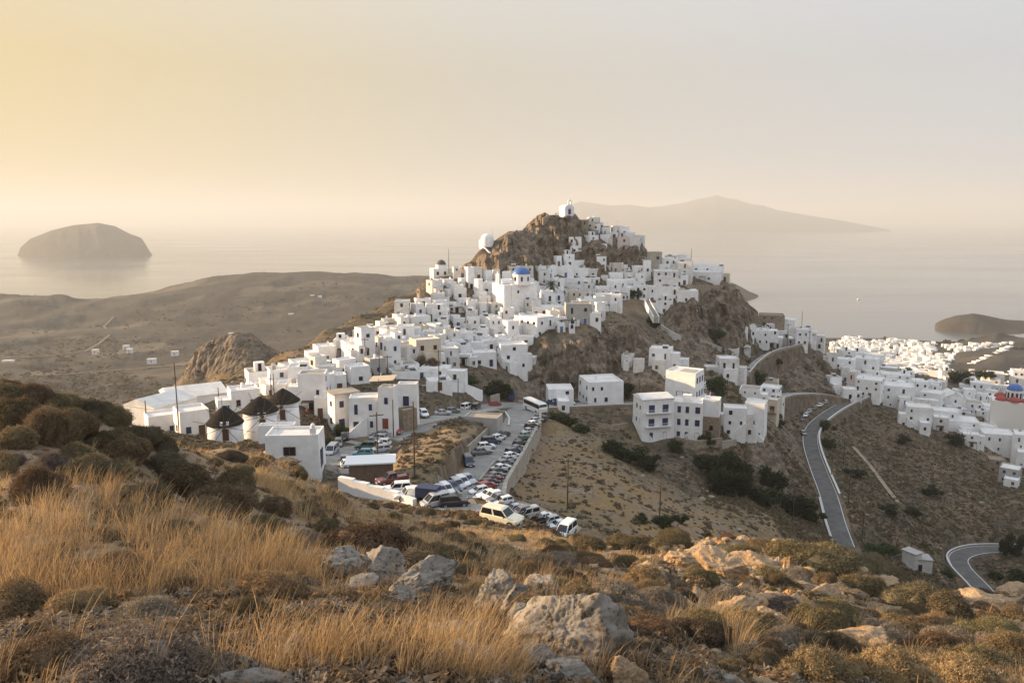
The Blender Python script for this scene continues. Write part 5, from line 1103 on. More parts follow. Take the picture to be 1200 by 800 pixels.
# slack wires between some of them are too thin to see; three people on the steps and in the lane
SKIN = mat('skin', (.45, .27, .18), .6, .3)
def person(u, v, top, legs, hair, label, Y=None, rz=0):
    p = P(u, v, Y) if Y else hit(u, v, 60)
    me = D.meshes.new('body'); J = [(0, 0, .95), (0, 0, 1.2), (0, 0, 1.42), (0, 0, 1.52), (0, -.01, 1.66), (.11, 0, .9), (.13, -.06, .5), (.13, .02, .08), (.13, -.14, .04), (-.11, 0, .9), (-.13, .08, .5), (-.13, .16, .08), (-.13, 0, .04), (.2, 0, 1.40), (.26, .03, 1.13), (.25, -.08, .88), (-.2, 0, 1.40), (-.26, .0, 1.13), (-.25, -.12, .9)]
    E = [(0, 1), (1, 2), (2, 3), (3, 4), (0, 5), (5, 6), (6, 7), (7, 8), (0, 9), (9, 10), (10, 11), (11, 12), (2, 13), (13, 14), (14, 15), (2, 16), (16, 17), (17, 18)]
    Rr = [.16, .15, .16, .06, .1, .1, .065, .045, .04, .1, .065, .045, .04, .07, .045, .04, .07, .045, .04]
    me.from_pydata(J, E, []); o = D.objects.new('person', me); C.objects.link(o); o.location = p; o.rotation_euler = (0, 0, rz)
    sk = o.modifiers.new('skin', 'SKIN'); o.modifiers.new('sub', 'SUBSURF').render_levels = 1
    if not me.skin_vertices: me.attributes
    for i, r in enumerate(Rr):
        me.skin_vertices[0].data[i].radius = (r, r * .75 if i < 3 else r)
    me.skin_vertices[0].data[0].use_root = True
    me.materials.append(SKIN)
    mb = MB(); mb.lathe([(.19, .88), (.185, 1.1), (.2, 1.3), (.18, 1.43), (.07, 1.48)], 12); mb.build('shirt', mat(label.split()[2] + '_cloth', top, .9, .1), o)
    for s in (-1, 1): mb = MB(); mb.tube((s * .1, 0, .95), (s * .13, -.02 if s > 0 else .1, .32), .115, .085, 8); mb.build('trouser_leg', mat('trousers_cloth', legs, .9, .1), o)
    mb = MB(); mb.lathe([(.105, 1.66), (.11, 1.72), (.08, 1.78), (0, 1.8)], 10); mb.build('hair', mat('hair', hair, .8, .2), o)
    return tag(o, label, 'person')
person(437, 443, (.03, .03, .035), (.03, .03, .05), (.02, .015, .01), 'person in black clothes walking down the broad grey steps')
person(441, 443.5, (.3, .3, .32), (.02, .02, .03), (.03, .02, .015), 'person in grey top walking beside another on the steps', None, .4)
person(360, 487, (.4, .03, .03), (.02, .02, .03), (.03, .02, .015), 'person in red top standing on the square behind the windmills', 146, 1.2)
# ------------------------------------------------------------------ near ground surface (same relief as the sheet)
def near_z(x, y):
    z0 = ground(x, y); u, v = proj(x, y, z0)
    r = np.zeros(len(x)); pl, a, b = ROCKZ[6]; r[inpoly(u, v, pl) & (y > a) & (y < b)] = 1
    nr_ = 1 - smooth(45, 80, y); md = smooth(45, 80, y)
    z = z0 + nr_ * (.22 * fbm(x * .35, y * .35, 4, 21) + .07 * fbm(x * 1.6, y * 1.6, 4, 5)) * smooth(1.5, 5, y)
    z += nr_ * r * (.55 * ridged(x * .33, y * .28, 5, 31) + .16 * ridged(x * 1.7, y * 1.3, 4, 37) + .05 * ridged(x * 5, y * 4, 3, 39)) + md * .55 * fbm(x * .11, y * .11, 5, 41)
    return z, u, v, r
def nz1(x, y): return float(near_z(np.array([x]), np.array([y]))[0][0])
# ------------------------------------------------------------------ leaf materials
def leafmat(name, c1, c2, tr=.25):
    g = NT(name); oi = g.n('ShaderNodeObjectInfo'); tc = g.n('ShaderNodeTexCoord').outputs['Object']
    n = g.noise(tc, 7, 4, .7); c = g.mix(g.mr(n, .35, .65), c1, c2)
    h = g.n('ShaderNodeHueSaturation'); g.l(c, h.inputs['Color']); g.l(g.mr(oi.outputs['Random'], 0, 1, .75, 1.3), h.inputs['Value']); g.l(g.mr(oi.outputs['Random'], 0, 1, .485, .515), h.inputs['Hue'])
    g.l(h.outputs[0], g.b.inputs['Base Color'])
    if tr:
        t = g.n('ShaderNodeBsdfTranslucent'); g.l(h.outputs[0], t.inputs['Color']); m = g.n('ShaderNodeMixShader'); m.inputs[0].default_value = tr
        g.l(g.b.outputs[0], m.inputs[1]); g.l(t.outputs[0], m.inputs[2]); g.l(m.outputs[0], g.t.nodes['Material Output'].inputs['Surface'])
    return g.m
LEAF = {'o': leafmat('olive_leaves', (.20, .155, .085), (.12, .098, .052)), 'd': leafmat('dark_thorn_leaves', (.155, .125, .08), (.09, .074, .048)), 'b': leafmat('brown_dry_twigs', (.22, .155, .09), (.12, .085, .05)),
        'g': leafmat('grey_dead_twigs', (.25, .205, .155), (.14, .11, .085)), 't': leafmat('tan_cushion_twigs', (.32, .22, .12), (.18, .125, .07)), 'n': leafmat('green_leaves', (.045, .065, .022), (.02, .032, .012)), 'e': leafmat('evergreen_leaves', (.03, .042, .018), (.014, .022, .01))}
LWORD = {'o': 'olive green', 'd': 'dark', 'b': 'brown', 'g': 'grey twiggy', 't': 'tan', 'n': 'green', 'e': 'dark green'}
TWIG = mat('twig_wood', (.10, .075, .055), .9, .1); BARK = mat('bark', (.12, .09, .065), .95, .1, var=.3)
def tri_cloud(pts, nrm, size, rng, elong=2.2, jit=.8):
    """small leaf triangles at pts, roughly facing nrm"""
    n = len(pts); d = nrm + rng.normal(0, jit, (n, 3)); d /= np.linalg.norm(d, axis=1)[:, None]
    a = rng.normal(0, 1, (n, 3)); a -= (a * d).sum(1)[:, None] * d; a /= np.linalg.norm(a, axis=1)[:, None]; b = np.cross(d, a)
    s = size * rng.uniform(.6, 1.4, n)[:, None]
    v = np.stack([pts + a * s * elong * .5, pts - a * s * elong * .5 + b * s * .5, pts - a * s * elong * .5 - b * s * .5], 1).reshape(-1, 3)
    return v, np.arange(3 * n).reshape(-1, 3)
def shrub_mesh(seed, ntri=9000, lobes=9, size=.022, flat=.62):
    rng = np.random.default_rng(seed); L = []
    for i in range(lobes):
        a = rng.uniform(0, 2 * math.pi); r = rng.uniform(0, .33) if i else 0
        L.append((r * math.cos(a), r * math.sin(a), rng.uniform(.02, .14), rng.uniform(.15, .26) if i else .30))
    L = np.array(L); w = L[:, 3] ** 2; k = rng.choice(len(L), ntri, p=w / w.sum())
    d = rng.normal(0, 1, (ntri, 3)); d[:, 2] = np.abs(d[:, 2]) * 1.0 - .15; d /= np.linalg.norm(d, axis=1)[:, None]
    lump = 1 + .16 * fbm(d[:, 0] * 4 + k * 3, d[:, 1] * 4 + d[:, 2] * 3, 3, seed)
    rad = rng.uniform(.80, 1.05, ntri) * lump
    p = L[k, :3] + d * (L[k, 3] * rad)[:, None]; p[:, 2] *= flat / .55
    p[:, 2] = np.maximum(p[:, 2], -.02)
    v1, t1 = tri_cloud(p, d * .8, size, rng)
    # twigs that stick out
    m = ntri // 6; q = rng.choice(ntri, m); d2 = d[q] + rng.normal(0, .35, (m, 3)) + np.array([0, 0, .3]); d2 /= np.linalg.norm(d2, axis=1)[:, None]
    a = p[q]; tip = a + d2 * rng.uniform(.04, .11, m)[:, None]; sd = np.cross(d2, rng.normal(0, 1, (m, 3))); sd /= np.linalg.norm(sd, axis=1)[:, None]
    v2 = np.stack([a + sd * .0025, a - sd * .0025, tip], 1).reshape(-1, 3); t2 = np.arange(3 * m).reshape(-1, 3) + len(v1)
    # hidden lumpy core, added to block light through the leaves
    bm = bmesh.new()
    for x, y, z, r in L: bmesh.ops.create_icosphere(bm, subdivisions=2, radius=r * .86, matrix=Matrix.Translation((x, y, z)))
    v3 = np.array([x.co[:] for x in bm.verts]); v3[:, 2] = np.maximum(v3[:, 2] * flat / .55, -.12); v3 *= 1 + .06 * rng.normal(0, 1, (len(v3), 1)); t3 = np.array([[x.index for x in f.verts] for f in bm.faces]) + len(v1) + len(v2); bm.free()
    return mesh_np('shrub', np.vstack([v1, v2, v3]), tris=np.vstack([t1, t2, t3]), mats=[LEAF['o']])
SHR = [shrub_mesh(i, 20000, 8 + i % 5, .0125 + .002 * (i % 3), .46 + .06 * (i % 4)) for i in range(8)]
_tw = MB(); _r = random.Random(2)
for i in range(9):
    a = _r.uniform(0, 6.28); _tw.tube((0, 0, -.05), (.25 * math.cos(a), .25 * math.sin(a), .2), .012, .005, 5)
TWM = _tw.mesh('stems', TWIG)
def shrub(p, wd, ht, kind, rnd, u, v, far_=False):
    o = D.objects.new('thorny_shrub' if kind in 'bgtd' else 'green_shrub', rnd.choice(SHR)); C.objects.link(o); o.location = p; o.rotation_euler = (0, 0, rnd.uniform(0, 6.28))
    o.scale = (wd, wd * rnd.uniform(.85, 1.15), ht / .62 * rnd.uniform(.9, 1.1)); o.material_slots[0].link = 'OBJECT'; o.material_slots[0].material = LEAF[kind]
    if not far_: s = D.objects.new('stems', TWM); C.objects.link(s); s.parent = o
    sz = 'large' if wd > 1.5 else ('small' if wd < .55 else '')
    REG.append((o, ' '.join(x for x in (sz, LWORD[kind], 'cushion shrub') if x), 'shrub', 'shrub', u, v)); o['group'] = 'cushion shrubs on the near slope'
    return o
SH = """-5 470 70 34 o;35 468 60 26 b;70 474 64 28 o;105 484 60 32 d;128 494 56 30 o;30 500 70 34 d;80 508 66 32 b;120 520 60 34 o;160 518 56 36 d;150 540 60 34 b;192 532 50 30 d;196 556 70 40 d;45 592 66 52 b;3 562 50 46 b;90 548 60 32 o;110 572 70 40 d;60 556 50 26 g;140 566 50 26 o;20 530 56 36 b;215 572 90 46 o;170 594 80 44 d;250 602 90 46 b;205 624 90 40 d;290 642 70 38 b;275 582 70 40 o;320 604 60 34 b;60 524 70 58 b;10 505 60 50 o
150 812 180 78 g;60 800 120 56 b;228 800 90 44 g;20 705 80 56 b;330 645 60 30 o;425 650 124 60 b;368 642 40 30 g;535 668 60 38 d;622 674 50 34 b;655 657 45 26 o;690 643 60 22 o;740 643 60 24 o;790 645 70 26 o;660 692 40 34 b;718 704 84 34 g;770 708 60 30 g;786 722 50 30 g
945 662 120 52 o;1000 692 70 36 o;900 694 60 36 o;830 737 80 46 o;880 738 96 42 o;916 748 56 36 g;955 796 86 48 b;1040 806 104 56 t;1130 806 104 48 t;1100 764 76 40 b;1076 714 76 46 d;1112 728 60 38 d;1162 748 70 30 o;1182 774 60 38 b;980 724 70 42 o;896 774 56 36 d;1188 724 40 18 b;820 700 46 26 o;760 676 50 22 b;1020 668 60 24 o;870 646 54 20 o;560 690 40 26 b;470 640 50 24 b;510 625 50 18 b;590 650 44 20 t;700 665 50 22 t;640 640 40 16 o;680 715 40 24 b;1060 745 60 30 b;1010 770 50 26 d;1150 700 40 16 o;1090 700 40 18 o;350 560 34 18 o;300 545 34 16 b;395 590 34 16 b;270 540 40 18 d;760 762 46 26 d;820 790 44 26 b"""
rs_ = random.Random(21); SPOT = []
for it in SH.replace('\n', ';').split(';'):
    q = it.split(); u, v, w_, h_ = map(float, q[:4]); p = hit(u, v, 2.5)
    if p is None: continue
    sc = (p - EYE).length / FPX; p.z = nz1(p.x, p.y) - .04; shrub(p, w_ * sc * .92, h_ * sc * .95, q[4], rs_, u, v - h_ / 2); SPOT.append((p.x, p.y, w_ * sc * .4))
n = 0
for _ in range(3000):
    if n >= 190: break
    t = rs_.uniform(-.72, .74); Y = math.exp(rs_.uniform(math.log(6), math.log(62))); x = t * Y; z, u, v, r = near_z(np.array([x]), np.array([Y])); u, v = float(u[0]), float(v[0])
    if v > 830 or v < 440: continue
    h = hit(u, v, 2.5)
    if h is None or abs(h.y - Y) > 2 + Y * .05: continue
    if any((x - a) ** 2 + (Y - b) ** 2 < (c + .35) ** 2 for a, b, c in SPOT): continue
    if 330 < u < 560 and v > 690: continue
    wd = rs_.uniform(.3, .95) * (1 + Y / 60); kd = rs_.choice('oodbbgt' if u > 600 else 'odbbgt')
    shrub(Vector((x, Y, float(z[0]) - .03)), wd, wd * rs_.uniform(.4, .6), kd, rs_, u, v); SPOT.append((x, Y, wd * .4)); n += 1
# ------------------------------------------------------------------ boulders
g = NT('limestone_boulder'); tc = g.n('ShaderNodeTexCoord').outputs['Object']
c = g.mix(g.mr(g.noise(tc, 2.2, 8, .65), .35, .65), (.34, .31, .265), (.16, .14, .115)); c = g.mix(g.mr(g.noise(tc, 9, 6, .7), .52, .62), c, (.085, .075, .062)); c = g.mix(g.mr(g.noise(tc, 4.3, 5, .6), .6, .7), c, (.46, .34, .19))
g.l(c, g.b.inputs['Base Color']); bp = g.n('ShaderNodeBump'); bp.inputs['Distance'].default_value = .05; g.l(g.noise(tc, 9, 10, .75), bp.inputs['Height']); g.l(bp.outputs[0], g.b.inputs['Normal']); ROCKG = g.m
g = NT('ochre_rock'); tc = g.n('ShaderNodeTexCoord').outputs['Object']
c = g.mix(g.mr(g.noise(tc, 2.2, 8, .65), .35, .65), (.42, .30, .18), (.27, .19, .12)); c = g.mix(g.mr(g.noise(tc, 3.3, 5, .6), .56, .68), c, (.44, .23, .06)); c = g.mix(g.mr(g.noise(tc, 9, 6, .7), .58, .7), c, (.13, .10, .075))
g.l(c, g.b.inputs['Base Color']); bp = g.n('ShaderNodeBump'); bp.inputs['Distance'].default_value = .05; g.l(g.noise(tc, 8, 10, .75), bp.inputs['Height']); g.l(bp.outputs[0], g.b.inputs['Normal']); ROCKO = g.m
def rock_mesh(seed, w, d, h, m, sub=6, planes=11, rough=.06):
    rng = np.random.default_rng(seed); bm = bmesh.new(); bmesh.ops.create_icosphere(bm, subdivisions=sub, radius=1); dv = np.array([v.co[:] for v in bm.verts]); f = np.array([[v.index for v in q.verts] for q in bm.faces]); bm.free()
    nn = rng.normal(0, 1, (planes, 3)); nn /= np.linalg.norm(nn, axis=1)[:, None]; hh = rng.uniform(.62, 1.0, planes)
    dt = dv @ nn.T; r = np.where(dt > .05, hh / np.maximum(dt, .05), 9).min(1); r = np.minimum(r, 1.25)
    a = fbm(dv[:, 0] * 2.2 + seed, dv[:, 1] * 2.2 + dv[:, 2] * 1.7, 5, seed); b = ridged(dv[:, 0] * 3 + dv[:, 2] * 2, dv[:, 1] * 3 - dv[:, 2], 4, seed + 3)
    cr_ = np.abs(vnoise(dv[:, 0] * 3.1 + seed, dv[:, 1] * 3.1 + dv[:, 2] * 2.3, seed + 5)); cr2 = np.abs(vnoise(dv[:, 2] * 4.2 - seed, dv[:, 0] * 2.0 - dv[:, 1] * 4.0, seed + 6))
    st_ = np.round(fbm(dv[:, 0] * 2.5, dv[:, 2] * 5 + dv[:, 1] * 2.5, 3, seed + 7) * 5) / 5
    r = r * (1 + rough * 1.5 * a + rough * .5 * b + .10 * st_ - .06 * np.exp(-(cr_ / .035) ** 2) - .05 * np.exp(-(cr2 / .03) ** 2) + .025 * fbm(dv[:, 0] * 14, dv[:, 1] * 14 + dv[:, 2] * 11, 3, seed + 8))
    v = dv * r[:, None] * np.array([w / 2, d / 2, h / 2]) + np.array([0, 0, h * .22])
    return mesh_np('boulder', v, tris=f, mats=[m], smooth_=False)
RK = [(405, 674, 46, 34, 'G', 'pale low boulder, leftmost of the row of three behind the grass'), (447, 680, 50, 40, 'G', 'rounded pale boulder in the middle of the row of three'), (500, 692, 74, 40, 'G', 'wide flat-topped pale boulder, right end of the row of three'), (578, 712, 44, 52, 'G', 'upright grey boulder with a square top, left of the cracked boulder'), (606, 718, 32, 40, 'G', 'narrow wedge boulder standing in the middle of the rock pile'), (594, 722, 26, 26, 'G', 'small grey boulder leaning on the upright square one'), (617, 742, 66, 40, 'G', 'slanting dark grey slab at the foot of the rock pile'), (664, 776, 108, 100, 'G', 'biggest cracked grey boulder in the foreground'), (640, 700, 40, 34, 'G', 'pale boulder behind the biggest cracked one'), (535, 756, 64, 32, 'G', 'flat pale slab in the grass left of the rock pile'), (545, 788, 58, 32, 'G', 'flat grey slab near the bottom edge, left of the small square rock'), (622, 780, 44, 32, 'G', 'small square pale rock below the slanting slab'), (665, 800, 56, 34, 'G', 'low pale rock at the bottom edge under the cracked boulder'), (735, 806, 50, 58, 'O', 'brown rough rock right of the biggest cracked boulder'), (345, 770, 36, 40, 'G', 'pale rock among tall grass left of the flat slabs'), (285, 796, 44, 26, 'G', 'pale flat stone at the bottom edge among grass'), (300, 815, 60, 30, 'G', 'lowest pale stone at the bottom edge left of the tall grass'), (858, 806, 36, 22, 'G', 'pale stone at the bottom edge below the golden grass band'), (895, 808, 34, 18, 'O', 'small tan stone at the bottom edge right of the pale one'), (40, 640, 56, 36, 'O', 'tan rock half buried in shrubs on the left slope'), (385, 560, 40, 16, 'G', 'small grey rock on the grassy crest below the windmills'), (330, 545, 50, 14, 'O', 'flat rock on the crest in front of the white house'), (845, 692, 72, 46, 'O', 'ochre rock face at the left end of the sunlit outcrop'), (800, 668, 44, 26, 'O', 'pale tan rock at the upper left of the sunlit outcrop'), (880, 672, 70, 34, 'O', 'broad tan rock on top of the sunlit outcrop'), (925, 700, 64, 34, 'O', 'tan rock in the middle of the sunlit outcrop'), (865, 726, 60, 34, 'O', 'orange-stained rock low on the sunlit outcrop'), (965, 712, 50, 30, 'O', 'tan rock at the right end of the sunlit outcrop'), (905, 728, 44, 26, 'O', 'small tan rock at the foot of the sunlit outcrop'), (1010, 752, 90, 34, 'O', 'low tan rock slab between the tan cushion shrubs and the outcrop'), (820, 655, 40, 18, 'O', 'small flat rock on the outcrop ridge below the dark thicket'), (975, 690, 40, 22, 'O', 'small tan rock under the big olive shrub'), (1150, 712, 90, 22, 'O', 'long pale rock ledge on the right crest below the lower road'), (1190, 702, 40, 14, 'O', 'pale rock at the right edge of the crest'), (1040, 690, 44, 20, 'O', 'tan rock on the crest right of the big olive shrub'), (560, 735, 30, 20, 'G', 'small stone between the flat slab and the rock pile'), (470, 700, 34, 20, 'G', 'small pale stone below the row of three boulders'), (425, 690, 30, 18, 'G', 'small stone under the middle boulder of the row')]
for i, (u, v, w_, h_, kd, lb) in enumerate(RK):
    p = hit(u, v, 2.5)
    if p is None: continue
    s = (p - EYE).length / FPX * (.72 if kd == 'O' and h_ > 16 else 1); w = w_ * s; h = h_ * s * (1.25 if kd == 'G' else 1.15); p.y += w * .3; p.x += p.x / p.y * w * .3; p.z = nz1(p.x, p.y) - h * .05
    o = link('boulder', rock_mesh(40 + i, w * 1.05, w * .8, h, ROCKG if kd == 'G' else ROCKO, rough=.06 if kd == 'G' else .13), None, p); o.rotation_euler = (0, 0, rs_.uniform(-.5, .5)); tag(o, lb, 'rock', 'boulders of the near slope')
# loose stones: nobody could count them
def scatter_mesh(protos, P_, S_, seed):
    rng = np.random.default_rng(seed); V = []; T = []; off = 0; k = rng.integers(0, len(protos), len(P_))
    for j, (pv_, pt) in enumerate(protos):
        m = np.where(k == j)[0]
        if not len(m): continue
        a = rng.uniform(0, 6.283, len(m)); c, s = np.cos(a), np.sin(a); sc = S_[m]
        x = pv_[:, 0][None] * c[:, None] - pv_[:, 1][None] * s[:, None]; y = pv_[:, 0][None] * s[:, None] + pv_[:, 1][None] * c[:, None]; z = np.repeat(pv_[:, 2][None], len(m), 0)
        q = np.stack([x * sc[:, 0:1], y * sc[:, 0:1], z * sc[:, 1:2]], -1) + P_[m][:, None]
        V.append(q.reshape(-1, 3)); T.append((pt[None] + (np.arange(len(m)) * len(pv_))[:, None, None] + off).reshape(-1, 3)); off += len(m) * len(pv_)
    return np.vstack(V), np.vstack(T)
def stone_proto(seed):
    rng = np.random.default_rng(seed); bm = bmesh.new(); bmesh.ops.create_icosphere(bm, subdivisions=2, radius=.5); v = np.array([q.co[:] for q in bm.verts]); f = np.array([[x.index for x in q.verts] for q in bm.faces]); bm.free()
    nn = rng.normal(0, 1, (9, 3)); nn /= np.linalg.norm(nn, axis=1)[:, None]; dt = (v / .5) @ nn.T; r = np.where(dt > .05, rng.uniform(.6, 1, 9) / np.maximum(dt, .05), 9).min(1); return v * np.minimum(r, 1.2)[:, None] * np.array([1, .8, .6]), f
def sample(n, y0, y1, seed, t0=-.76, t1=.78):
    rng = np.random.default_rng(seed); t = rng.uniform(t0, t1, n); Y = np.exp(rng.uniform(math.log(y0), math.log(y1), n)); return t * Y, Y, rng
STP = [stone_proto(i) for i in range(5)]
x, Y, rng = sample(9000, 3.5, 70, 3); z, u, v, r = near_z(x, Y); keep = rng.uniform(0, 1, len(x)) < np.clip(.10 + 1.0 * r + .5 * (fbm(x * .4, Y * .4, 3, 8) > .15), 0, 1)
x, Y, z, r = x[keep], Y[keep], z[keep], r[keep]; sz = np.exp(rng.normal(math.log(.075), .55, len(x))) * (1 + .9 * r) * (.6 + Y / 30)
vv, tt = scatter_mesh(STP, np.column_stack([x, Y, z]), np.column_stack([sz, sz * .8]), 5)
tag(link('loose_stones', mesh_np('loose_stones', vv, tris=tt, mats=[ROCKO])), 'loose tan stones lying all over the near slope', 'stones', kind='stuff')
# ------------------------------------------------------------------ grass
def inside(u, v, poly): return inpoly(u, v, poly)
GP = [([(-60, 600), (120, 575), (330, 650), (420, 690), (480, 820), (-60, 820)], .62, .56), ([(270, 530), (330, 545), (400, 582), (430, 620), (340, 610)], .8, .6), ([(400, 690), (560, 722), (620, 760), (560, 820), (300, 820)], .55, .42), ([(430, 596), (640, 625), (700, 690), (560, 700), (440, 640)], .6, .34),
      ([(740, 735), (830, 715), (910, 760), (960, 800), (800, 810), (720, 760)], .8, .42), ([(690, 645), (850, 650), (820, 690), (720, 690)], .5, .35), ([(1060, 715), (1210, 735), (1210, 820), (1050, 820)], .4, .32), ([(560, 700), (720, 690), (760, 760), (600, 800)], .4, .35)]
x, Y, rng = sample(60000, 3.0, 75, 17); z, u, v, r = near_z(x, Y)
den = np.full(len(x), .16); hg = np.full(len(x), .30)
for pl, dn, h in GP:
    m = inside(u, v, pl); den[m] = dn; hg[m] = h
cl = fbm(x * .75, Y * .75, 4, 33); den *= smooth(-.2, .3, cl); den *= (1 - .85 * r)
for a, b, c in SPOT: den[(x - a) ** 2 + (Y - b) ** 2 < (c * .85) ** 2] *= .06
road_d = np.full(len(x), 1e9)
for pts, hw in ROADS[:1] + ROADS[7:]:
    for a in pts: road_d = np.minimum(road_d, np.hypot(x - a[0], Y - a[1]) - hw)
den[road_d < 1.0] = 0
keep = rng.uniform(0, 1, len(x)) < den * .55; x, Y, z, hg, u = x[keep], Y[keep], z[keep], hg[keep], u[keep]
nt_ = len(x); nb = 22; print('tufts', nt_)
hg = hg * rng.uniform(.4, 1.15, nt_)
bx = np.repeat(x, nb); by = np.repeat(Y, nb); bz = np.repeat(z, nb); bh = np.repeat(hg, nb) * rng.uniform(.45, 1.15, nt_ * nb); bd = np.repeat(Y, nb)
spr = np.repeat(.05 + .10 * hg, nb); ang = rng.uniform(0, 6.283, nt_ * nb); rr = np.sqrt(rng.uniform(0, 1, nt_ * nb)) * spr
bx = bx + rr * np.cos(ang); by = by + rr * np.sin(ang)
lean = rng.uniform(.08, .95, nt_ * nb) ** 1.3; wind = .22 + .12 * np.repeat(fbm(x * .3, Y * .3, 2, 77), nb)
dx = np.cos(ang) * lean * .6 + wind; dy = np.sin(ang) * lean * .6
wd = np.maximum(.0036, bd * .00038) * rng.uniform(.7, 1.5, nt_ * nb); fa = rng.uniform(0, 6.283, nt_ * nb); wx = np.cos(fa) * wd * .5; wy = np.sin(fa) * wd * .5 * .6
def pt(f, curve, s): return np.stack([bx + dx * bh * curve + wx * s, by + dy * bh * curve + wy * s, bz - .03 + bh * f], -1)
V = np.stack([pt(0, 0, -1), pt(0, 0, 1), pt(.5, .3, -.8), pt(.5, .3, .8), pt(.85, .8, -.9), pt(.85, .8, .9), pt(1.0, 1.15, 0)], 1)
N = nt_ * nb; base = (np.arange(N) * 7)[:, None]
q = np.vstack([base + np.array([[0, 1, 3, 2]]), base + np.array([[2, 3, 5, 4]])]); t3 = base + np.array([[4, 5, 6]])
me = mesh_np('dry_grass', V.reshape(-1, 3), quads=q, tris=t3)
tone = np.repeat(np.clip(np.repeat(.5 + .55 * fbm(x * .25, Y * .25, 3, 44), nb) + rng.normal(0, .24, N), 0, 1), 7)
at = me.attributes.new('tone', 'FLOAT', 'POINT'); at.data.foreach_set('value', tone.astype(np.float32))
g = NT('straw'); cr = g.n('ShaderNodeValToRGB'); g.l(g.attr('tone'), cr.inputs[0]); e = cr.color_ramp.elements; e[0].color = (.17, .125, .08, 1); e[1].color = (.60, .45, .26, 1); e2 = e.new(.5); e2.color = (.50, .335, .165, 1)
g.l(cr.outputs[0], g.b.inputs['Base Color']); t = g.n('ShaderNodeBsdfTranslucent'); g.l(cr.outputs[0], t.inputs['Color']); m = g.n('ShaderNodeMixShader'); m.inputs[0].default_value = .35
g.l(g.b.outputs[0], m.inputs[1]); g.l(t.outputs[0], m.inputs[2]); g.l(m.outputs[0], g.t.nodes['Material Output'].inputs['Surface']); me.materials.append(g.m)
tag(link('dry_grass', me), 'tall dry straw grass covering the near slope', 'grass', kind='stuff')
# ------------------------------------------------------------------ scrub on the far slopes
def bush_proto(seed, n=46):
    rng = np.random.default_rng(seed); d = rng.normal(0, 1, (n, 3)); d[:, 2] = np.abs(d[:, 2]); d /= np.linalg.norm(d, axis=1)[:, None]
    return tri_cloud(d * .5 * rng.uniform(.55, 1.05, (n, 1)), d, .26, rng, 1.5, .6)
BP = [bush_proto(i) for i in range(6)]
BPF = [(lambda d, r: tri_cloud(d * .5 * r.uniform(.45, 1.05, (150, 1)), d, .085, r, 2.6, .7))(*(lambda r: ((lambda q: (lambda w: w / np.linalg.norm(w, axis=1)[:, None])(q * np.array([1, 1, 0]) + np.array([0, 0, 1]) * np.abs(q)))(r.normal(0, 1, (150, 3))), r))(np.random.default_rng(70 + i))) for i in range(4)]
def hill_scrub(name, n, y0, y1, seed, s0, s1, m, thr, label, zmin=None, t0=-.76, t1=.78):
    x, Y, rng = sample(n, y0, y1, seed, t0, t1); z = ground(x, Y) if y0 > 50 else near_z(x, Y)[0]; z += 0 if y0 < 50 else smooth(45, 80, Y) * (1 - smooth(420, 520, Y)) * .55 * fbm(x * .11, Y * .11, 5, 41)
    u, v = proj(x, Y, z); k = .7 * fbm(x * .035 + 5, Y * .035, 5, 111 + seed) + .6 * fbm(x * .009 - 7, Y * .009, 3, 222 + seed) + rng.normal(0, .13, n) > thr
    if zmin: k &= z > zmin
    if 50 < y0 < 200: k &= ~(inpoly(u, v, [(640, 488), (690, 505), (800, 575), (905, 605), (920, 640), (640, 640), (590, 590), (630, 520)]) & (rng.uniform(0, 1, n) < .6))
    for pts, hw in ROADS:
        for a in pts[::2]: k &= np.hypot(x - a[0], Y - a[1]) > hw + 1.6
    for h in HOUSES: k &= (x - h[4].x) ** 2 + (Y - h[4].y) ** 2 > (.62 * max(h[5], h[6])) ** 2
    x, Y, z = x[k], Y[k], z[k]; s = np.exp(np.clip(rng.normal(math.log(math.sqrt(s0 * s1)) - .15, .5, len(x)), math.log(s0 * .6), math.log(s1 * 1.3)))
    vv, tt = scatter_mesh(BP if y0 > 50 else BPF, np.column_stack([x, Y, z - .05]), np.column_stack([s, s * rng.uniform(.55, .9, len(x))]), seed)
    tag(link(name, mesh_np(name, vv, tris=tt, mats=[m])), label, 'scrub', kind='stuff'); print(name, len(x))
hill_scrub('ground_cover', 26000, 3.2, 75, 36, .09, .34, LEAF['b'], -.05, 'low brown twiggy ground cover between the shrubs of the near slope')
hill_scrub('grey_ground_cover', 20000, 3.2, 75, 37, .08, .30, LEAF['g'], .02, 'low grey twiggy ground cover on the near slope')
hill_scrub('hillside_scrub', 34000, 60, 410, 31, .3, 1.3, LEAF['d'], -.12, 'low dark scrub dotting the village slopes')
hill_scrub('dry_scrub', 26000, 60, 410, 32, .25, 1.0, LEAF['b'], -.1, 'brown dry scrub dotting the village slopes')
hill_scrub('ravine_scrub', 26000, 150, 345, 38, .3, 1.3, LEAF['o'], -.3, 'olive scrub covering the ravine slopes', None, .27, .78)
hill_scrub('valley_scrub', 26000, 420, 1900, 33, 1.5, 5, LEAF['d'], -.12, 'dark scrub dotting the far hills and valley', 3)
hill_scrub('bay_trees', 1500, 480, 1250, 34, 4, 11, LEAF['e'], -.1, 'dark trees between the houses of the bay town', 1.2, .38, .76)
